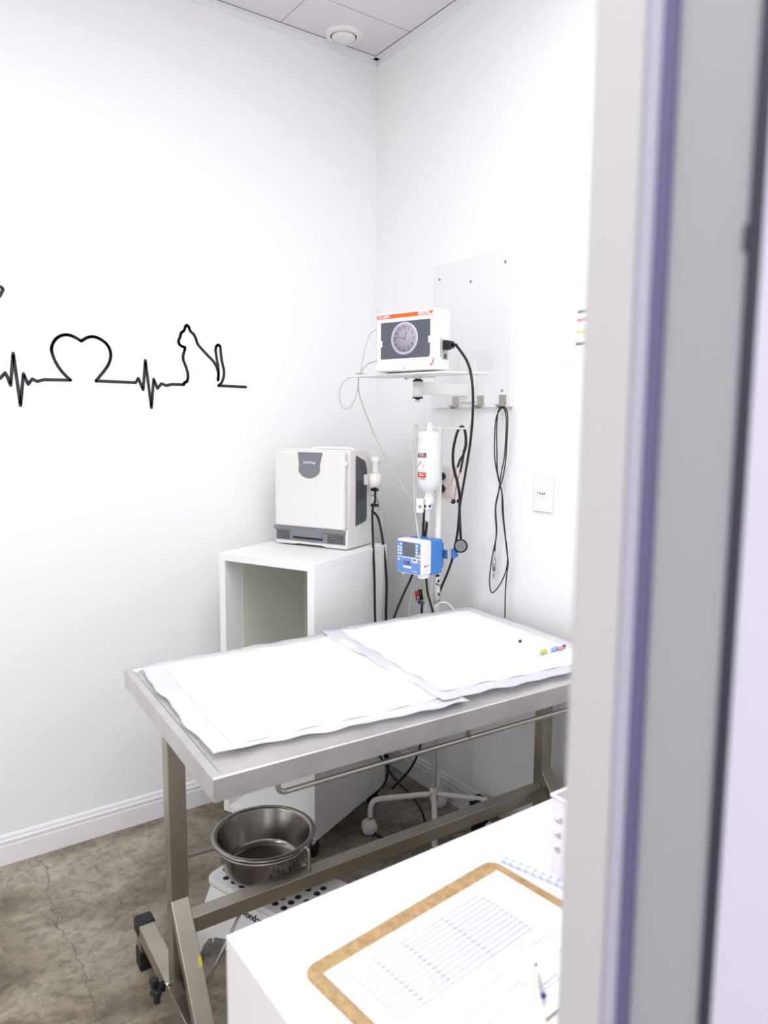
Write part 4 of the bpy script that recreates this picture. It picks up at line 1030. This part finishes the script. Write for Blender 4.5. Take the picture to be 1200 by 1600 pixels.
obj('front_drawer', B().box((-MW / 2 + 0.005, -0.040, 0.006), (-0.020, -0.03, 0.024), 0.003).box((-MW / 2 + 0.002, -0.0375, 0.022), (-0.015, -0.03, 0.030), 0.003), 'plastic', hous, True)
kys = B()
for x in (-0.010, 0.004, 0.018): kys.box((x - 0.0045, -0.0366, 0.024), (x + 0.0045, -0.034, 0.033), 0.0015, 'plastic')
kys.lathe([(0.0025, 0), (0.0, 0.001)], (-0.004, yf, 0.013), (0, -1, 0), 10, 'grey_print')
obj('front_keys', kys, None, hous, True)
for x, z in ((sx0 + 0.002, 0.080), (sx1 - 0.002, 0.084)): obj('screen_tab', B().box((x - 0.004, yf - 0.002, z), (x + 0.004, yf + 0.001, z + 0.020), 0.001), 'plastic', hous, True)
sd_ = B().box((MW / 2 - 0.001, -0.006, 0.036), (MW / 2 + 0.0008, 0.024, 0.094), 0, 'nickel').box((MW / 2 + 0.0005, 0.004, 0.040), (MW / 2 + 0.0014, 0.014, 0.052), 0, 'ink').box((MW / 2 - 0.001, -0.014, 0.042), (MW / 2 + 0.001, -0.0125, 0.098), 0, 'ink')
obj('side_sockets', sd_, None, hous, True)
obj('cable_socket', B().cyl((-MW / 2 + 0.001, -0.01, 0.146), (-MW / 2 - 0.006, -0.01, 0.146), 0.004, 12, 'plastic_dark'), None, hous, True)
obj('cable_socket', B().cyl((-MW / 2 + 0.001, -0.01, 0.042), (-MW / 2 - 0.005, -0.01, 0.042), 0.004, 12, 'cable_grey'), None, hous, True)
# power cable plugged into the monitor's right side
mex, mey = MO(1, 0, 0) - MO(0, 0, 0), MO(0, 1, 0) - MO(0, 0, 0)
pwp = MO(MW / 2, 0.006, 0.078)
pw = root('power_cable', 'thick black power cable plugged into the side of the monitor', 'cable', tuple(pwp))
UPZ = Vector((0, 0, 1))
obj('plug', B().obox(pwp + mex * 0.009, mex, mey, UPZ, 0.0075, 0.014, 0.014, 0.003, 'black_gloss').obox(pwp + mex * 0.022, mex, mey, UPZ, 0.0075, 0.011, 0.011, 0.003, 'black_gloss').cyl(pwp + mex * 0.029, pwp + mex * 0.044 - UPZ * 0.002, 0.006, 12, 'black_gloss', 0.0045), None, pw)
obj('cord', B().tube([tuple(pwp + mex * 0.040 - UPZ * 0.0015)] + [(-0.2391, -0.7912, 1.6140), (-0.2255, -0.8053, 1.5839), (-0.2186, -0.8158, 1.5462), (-0.2176, -0.8249, 1.4896), (-0.1726, -0.7759, 1.4242), (-0.1376, -0.7293, 1.3445), (-0.1246, -0.6963, 1.2510), (-0.1245, -0.6769, 1.1663), (-0.1277, -0.6724, 1.1240), (-0.1291, -0.6666, 1.0493), (-0.1279, -0.6451, 0.9647), (-0.1295, -0.6222, 0.9068), (-0.1391, -0.5951, 0.8392), (-0.1512, -0.5807, 0.7755), (-0.1612, -0.5705, 0.6962), (-0.1343, -0.5174, 0.4575), (-0.1386, -0.5045, 0.2876), (-0.1531, -0.4984, 0.2169), (-0.1766, -0.4773, 0.1543), (-0.2133, -0.4306, 0.0793)], 0.0042, 8, 'black', 6), None, pw)
# thin sensor cables on the left of the monitor
cable('sensor_cable', 'thin grey cable curving from upper left socket of the monitor to the shelf hole', 'cable', [tuple(MO(-MW / 2 - 0.005, -0.01, 0.146))] + [(-0.3156, -0.4302, 1.6962), (-0.3298, -0.4251, 1.6625), (-0.3434, -0.4229, 1.6122), (-0.3522, -0.4232, 1.5681)], 0.0014, 'cable_grey', 6)
cable('sensor_cable', 'thin grey cable from the lower left monitor socket down to the infusion pump', 'cable', [tuple(MO(-MW / 2 - 0.005, -0.01, 0.042))] + [(-0.3240, -0.4358, 1.5978), (-0.3423, -0.4253, 1.5809), (-0.3506, -0.4219, 1.5641), (-0.3573, -0.4194, 1.5493), (-0.3600, -0.4218, 1.5199), (-0.3455, -0.4115, 1.4829), (-0.3185, -0.4139, 1.4198), (-0.2898, -0.4261, 1.3471), (-0.2619, -0.4550, 1.2721), (-0.2518, -0.5187, 1.1981), (-0.2375, -0.5748, 1.1275), (-0.2201, -0.5914, 1.0643), (-0.2066, -0.5892, 1.0072), (-0.1960, -0.5819, 0.8921)], 0.0020, 'cable_grey', 6)
cable('sensor_cable', 'thin pale cable looping below the left end of the monitor shelf', 'cable', [(-0.3387, -0.3892, 1.5515), (-0.3426, -0.3914, 1.5174), (-0.3518, -0.3900, 1.4833), (-0.3658, -0.3841, 1.4555), (-0.3803, -0.3751, 1.4469), (-0.3918, -0.3651, 1.4596), (-0.3941, -0.3587, 1.4914), (-0.3877, -0.3585, 1.5234), (-0.3723, -0.3663, 1.5448), (-0.3525, -0.3790, 1.5535)], 0.0015, 'cable_grey', 6)

# ------------------------------------------------------------------ stethoscope hanging from the stand's right hook
sth = root('stethoscope', 'black stethoscope with silver chest piece hanging from the drip stand', 'stethoscope', (-0.1151, -0.6680, 0.9992))
obj('tubing', B().tube([(-0.1008, -0.6614, 1.3133), (-0.0955, -0.6609, 1.3424), (-0.0954, -0.6567, 1.3716), (-0.0994, -0.6513, 1.3882), (-0.1061, -0.6463, 1.3902), (-0.1156, -0.6417, 1.3755), (-0.1243, -0.6398, 1.3464), (-0.1317, -0.6398, 1.3109), (-0.1344, -0.6441, 1.2693), (-0.1313, -0.6510, 1.2382), (-0.1265, -0.6590, 1.2070), (-0.1240, -0.6669, 1.1654), (-0.1274, -0.6723, 1.1134), (-0.1290, -0.6788, 1.0614), (-0.1296, -0.6837, 1.0261)], 0.0046, 10, 'black', 6).tube([(-0.0940, -0.6554, 1.3632), (-0.0935, -0.6605, 1.3320), (-0.1032, -0.6582, 1.3007), (-0.1128, -0.6539, 1.2839), (-0.1213, -0.6516, 1.2589)], 0.0040, 10, 'black', 6).tube([(-0.0987, -0.6558, 1.3152), (-0.1041, -0.6566, 1.2838), (-0.1137, -0.6560, 1.2421)], 0.0040, 10, 'black', 6), None, sth)
obj('ear_tube', B().tube([(-0.1217, -0.6488, 1.2629), (-0.1343, -0.6451, 1.2274), (-0.1470, -0.6417, 1.1898), (-0.1530, -0.6415, 1.1627), (-0.1494, -0.6456, 1.1523), (-0.1411, -0.6521, 1.1482)], 0.0030, 8, 'rose', 6), None, sth)
obj('ear_tube', B().tube([(-0.1083, -0.6499, 1.2458), (-0.1174, -0.6484, 1.2122), (-0.1267, -0.6474, 1.1745), (-0.1289, -0.6490, 1.1536), (-0.1336, -0.6466, 1.1473)], 0.0030, 8, 'rose', 6), None, sth)
E1 = Vector((-0.1376, -0.6513, 1.1469))
obj('ear_tip', B().ball(E1, 0.0085, 8, 'black').ball(Vector((-0.1220, -0.6588, 1.1477)), 0.0062, 8, 'black'), None, sth)
CP = Vector((-0.1271, -0.6832, 1.0024))
cd = Vector((-0.80, -0.58, 0.12)).normalized()
cpo = obj('chest_piece', B().lathe([(0.0, -0.014), (0.010, -0.014), (0.012, -0.010), (0.012, -0.006), (0.020, -0.003), (0.0225, 0.0), (0.0225, 0.006), (0.020, 0.008)], CP, cd, 32, 'brass', True).cyl(CP + Vector((0, 0, 0.012)), CP + Vector((0, 0, 0.030)), 0.003, 10, 'brass'), None, sth)
obj('diaphragm', B().lathe([(0.0228, 0.0045), (0.0228, 0.0085), (0.0175, 0.0090)], CP, cd, 32, 'black').lathe([(0.0175, 0.0086), (0.0, 0.0088)], CP, cd, 32, 'grey_print').lathe([(0.0125, 0.0092), (0.0115, 0.0092)], CP, cd, 32, 'ink').lathe([(0.0075, 0.0092), (0.0065, 0.0092)], CP, cd, 32, 'ink').obox(CP + cd * 0.0092, cd, cd.cross(Vector((0, 0, 1))), (0, 0, 1), 0.0002, 0.005, 0.0008, 0, 'ink'), None, cpo)

# ------------------------------------------------------------------ black cable looped over the right hook, with a silver jack
jc = root('jack_cable', 'long thin black cable looped over the rightmost wall hook with silver jack', 'cable', (-0.03, -0.744, 1.46))
obj('cord', B().tube([(-0.0300, -0.7402, 0.9823), (-0.0300, -0.7423, 1.0083), (-0.0300, -0.7452, 1.0512), (-0.0300, -0.7388, 1.1034), (-0.0300, -0.7403, 1.1458), (-0.0260, -0.7495, 1.1883), (-0.0220, -0.7615, 1.2307), (-0.0300, -0.7792, 1.2834), (-0.0300, -0.7826, 1.3448), (-0.0300, -0.7842, 1.4157), (-0.0340, -0.7800, 1.4459), (-0.0360, -0.7674, 1.4551), (-0.0340, -0.7482, 1.4483), (-0.0300, -0.7363, 1.4219), (-0.0300, -0.7354, 1.3643), (-0.0300, -0.7387, 1.3127), (-0.0300, -0.7425, 1.2506), (-0.0240, -0.7496, 1.2091), (-0.0300, -0.7690, 1.1692), (-0.0300, -0.7775, 1.0971), (-0.0300, -0.7885, 1.0357), (-0.0300, -0.7994, 0.9785), (-0.0300, -0.7954, 0.9315), (-0.0300, -0.7736, 0.8852), (-0.0300, -0.7449, 0.8497), (-0.0300, -0.7268, 0.8462), (-0.0300, -0.7192, 0.8861), (-0.0300, -0.7288, 0.9634), (-0.0300, -0.7471, 1.0408), (-0.0300, -0.7418, 1.1037), (-0.0300, -0.7407, 1.1353), (-0.0220, -0.7428, 1.1771), (-0.0200, -0.7503, 1.2403), (-0.0300, -0.7731, 1.2934), (-0.0300, -0.7776, 1.3650), (-0.0300, -0.7771, 1.4157), (-0.0340, -0.7743, 1.4440), (-0.0370, -0.7656, 1.4521), (-0.0340, -0.7484, 1.4422), (-0.0300, -0.7306, 1.4158), (-0.0300, -0.7265, 1.3642), (-0.0300, -0.7291, 1.2916), (-0.0260, -0.7421, 1.2296), (-0.0300, -0.7657, 1.1794), (-0.0300, -0.7709, 1.1173), (-0.0300, -0.7852, 1.0457), (-0.0300, -0.7960, 0.9906), (-0.0300, -0.8032, 0.9539), (-0.0300, -0.7965, 0.9000), (-0.0300, -0.7946, 0.8359), (-0.0300, -0.7953, 0.7783), (-0.0260, -0.7914, 0.6948), (-0.0300, -0.7943, 0.5655)], 0.0021, 7, 'black', 5), None, jc)
obj('jack_plug', B().cyl((-0.0300, -0.7403, 0.9802), (-0.0300, -0.7396, 0.9565), 0.0032, 10, 'cable_grey').cyl((-0.0300, -0.7396, 0.9565), (-0.0300, -0.7388, 0.9198), 0.0055, 14, 'nickel').cyl((-0.0300, -0.7388, 0.9198), (-0.0300, -0.7377, 0.8981), 0.0030, 12, 'chrome').ball((-0.0300, -0.7376, 0.8948), 0.0034, 6, 'chrome'), None, jc)

# ------------------------------------------------------------------ wall sockets and plugs
ol = root('wall_outlet', 'white outlet plate with three pin holes right of the hanging cable', 'outlet', (0.0, -0.919, 1.131))
obj('cover_plate', B().box((-0.007, -0.960, 1.131), (0.0, -0.879, 1.247), 0.003), 'plastic', ol)
obj('socket', B().prism([(x - 0.022, z - 0.012) for x, z in ((0.008, 0), (0.036, 0), (0.044, 0.012), (0.036, 0.024), (0.008, 0.024), (0, 0.012))], (-0.0072, -0.919, 1.188), (0, -1, 0), (0, 0, 1), 0.001, 'plastic'), None, ol)
obj('pin_hole', B().cyl((-0.0075, -0.910, 1.189), (-0.0090, -0.910, 1.189), 0.0027, 10, 'ink').cyl((-0.0075, -0.919, 1.1865), (-0.0090, -0.919, 1.1865), 0.0027, 10, 'ink').cyl((-0.0075, -0.928, 1.189), (-0.0090, -0.928, 1.189), 0.0027, 10, 'ink').cyl((-0.0075, -0.901, 1.1905), (-0.0082, -0.901, 1.1905), 0.0022, 10, 'grey_print'), None, ol)
o2 = root('wall_outlet', 'white outlet plate holding two black plugs behind the drip stand', 'outlet', (0.0, -0.445, 1.137))
obj('cover_plate', B().box((-0.007, -0.487, 1.137), (0.0, -0.405, 1.250), 0.003), 'plastic_warm', o2)
for zc, lab in ((1.213, 'upper black plug in the outlet behind the drip bottle'), (1.168, 'lower black plug in the outlet behind the drip bottle')):
    b = B().prism([(-0.020, -0.010), (-0.012, -0.013), (0.016, -0.013), (0.024, 0), (0.016, 0.013), (-0.012, 0.013), (-0.020, 0.010)], (-0.0075, -0.436, zc), (0, -1, 0), (0, 0, 1), 0.028, 'black_gloss', 0.003)
    tag(obj('power_plug', b), lab, 'plug', 'plugs in the outlet behind the stand')
# notice on the right wall
nt_ = root('wall_notice', 'white paper notice with coloured lines on the right wall beside the door frame', 'notice', (0.0, -1.10, 1.575))
obj('sheet', B().box((-0.0012, -1.205, 1.575), (-0.0002, -0.982, 1.925), 0, 'paper_white'), None, nt_)
pl_ = B()
for z, m, y0 in ((1.722, 'grey_print', -1.026), (1.699, 'pink', -1.025), (1.665, 'yellow', -1.022), (1.632, 'grey_print', -1.023)):
    pl_.box((-0.0016, y0 - 0.12, z - 0.004), (-0.0012, y0, z + 0.004), 0, m)
obj('printed_lines', pl_, None, nt_)

# ------------------------------------------------------------------ loose cables behind and under the table
cable('black_cable', 'black cable running left and down from under the infusion pump', 'cable', [(-0.2129, -0.5673, 0.9570), (-0.2258, -0.5638, 0.9186), (-0.2405, -0.5590, 0.8802), (-0.2589, -0.5520, 0.8396), (-0.2795, -0.5446, 0.7905), (-0.2944, -0.5401, 0.7500), (-0.3181, -0.5337, 0.6796), (-0.3386, -0.5381, 0.5518), (-0.2920, -0.4518, 0.2714), (-0.2747, -0.4553, 0.2135), (-0.2537, -0.4812, 0.1657), (-0.2286, -0.5087, 0.1270), (-0.2062, -0.5434, 0.0948), (-0.2055, -0.5904, 0.0682), (-0.2236, -0.6350, 0.0480), (-0.2599, -0.6737, 0.0440)], 0.0040, 'black')
cable('black_cable', 'black cable dropping from the pump towards the pole, right one of the two', 'cable', [(-0.2133, -0.6025, 0.9410), (-0.2132, -0.6104, 0.8884), (-0.2125, -0.6172, 0.8463), (-0.2076, -0.6253, 0.8148), (-0.2027, -0.6335, 0.7833), (-0.2002, -0.6415, 0.7412), (-0.2052, -0.6614, 0.5834)], 0.0040, 'black')
cable('black_cable', 'short black cable rising between the flow regulator and the pump top', 'cable', [(-0.2101, -0.5912, 1.1211), (-0.2145, -0.5943, 1.0791), (-0.2190, -0.5974, 1.0372), (-0.2206, -0.6040, 0.9848)], 0.0044, 'black')
cable('black_cable', 'black cable beside the drip chamber leading down into the pump top', 'cable', [(-0.2001, -0.5960, 1.0996), (-0.2050, -0.5978, 1.0639), (-0.2108, -0.5993, 1.0261), (-0.2127, -0.6042, 0.9841)], 0.0044, 'black')
cable('black_cable', 'black cable lying on the floor beside the left caster of the drip stand', 'cable', [(-0.3443, -0.4424, 0.0060), (-0.3577, -0.4983, 0.0060), (-0.3608, -0.5494, 0.0060), (-0.3532, -0.5876, 0.0060), (-0.3356, -0.6183, 0.0060)], 0.0042, 'black')
cable('white_tube', 'white tube arching over the back edge of the table', 'tube', [tuple(Vector(p)) for p in [(-0.1969, -0.6267, 0.7657), (-0.1900, -0.6278, 0.7911), (-0.1786, -0.6336, 0.8060), (-0.1662, -0.6418, 0.8103), (-0.1543, -0.6509, 0.8062), (-0.1446, -0.6593, 0.7957), (-0.1551, -0.6848, 0.7897), (-0.1663, -0.7043, 0.7826)]], 0.0026, 'cable_white')
cable('grey_tube', 'thin grey tube curving down at the left of the connector cluster', 'tube', [(-0.2199, -0.5740, 0.8979), (-0.2309, -0.5715, 0.8617), (-0.2442, -0.5684, 0.8191), (-0.2497, -0.5692, 0.7871), (-0.2518, -0.5725, 0.7553), (-0.2534, -0.5792, 0.7021)], 0.0024, 'cable_grey')
cable('white_tube', 'thin white tube curling behind the connector cluster to the table edge', 'tube', [(-0.1872, -0.6119, 0.8855), (-0.1951, -0.6126, 0.8432), (-0.2079, -0.6089, 0.8071), (-0.2144, -0.6073, 0.7859), (-0.2083, -0.6136, 0.7732), (-0.2017, -0.6192, 0.7669)], 0.0014, 'cable_white')
cc = root('connector_cluster', 'small bundle of black connectors with red cap hanging below the pump', 'connector', (-0.2189, -0.5880, 0.8306))
ctr = Vector((-0.2189, -0.5880, 0.8306))
vr = Vector((0.815, -0.579, 0)); vu = Vector((0, 0, 1))
def CCp(dx, dz): return ctr + vr * dx + vu * dz
obj('connector_body', B().cyl(CCp(-0.002, 0.020), CCp(0.004, -0.014), 0.007, 12, 'black').cyl(CCp(0.004, -0.010), CCp(0.008, -0.030), 0.005, 12, 'plastic_grey').cyl(CCp(-0.005, -0.012), CCp(-0.003, -0.028), 0.006, 12, 'plastic_dark').cyl(CCp(0.006, -0.028), CCp(0.004, -0.070), 0.004, 8, 'black'), None, cc)
obj('red_cap', B().cyl(CCp(-0.015, 0.014), CCp(-0.012, -0.004), 0.0062, 12, 'red').cyl(CCp(-0.012, -0.004), CCp(-0.015, -0.018), 0.002, 8, 'black'), None, cc)
obj('green_lead', B().tube([CCp(0.006, 0.052), CCp(0.012, 0.02), CCp(0.014, -0.004), CCp(0.009, -0.02)], 0.0024, 8, 'lime', 5), None, cc)
obj('lead', B().tube([CCp(-0.010, 0.060), CCp(-0.004, 0.040), CCp(-0.002, 0.018)], 0.0022, 8, 'cable_grey', 5).tube([CCp(-0.002, 0.062), CCp(-0.010, 0.035), CCp(-0.014, 0.013)], 0.0022, 8, 'cable_grey', 5).tube([CCp(0.008, 0.060), CCp(0.005, 0.035), CCp(0.002, 0.018)], 0.0026, 8, 'cable_grey', 5), None, cc)
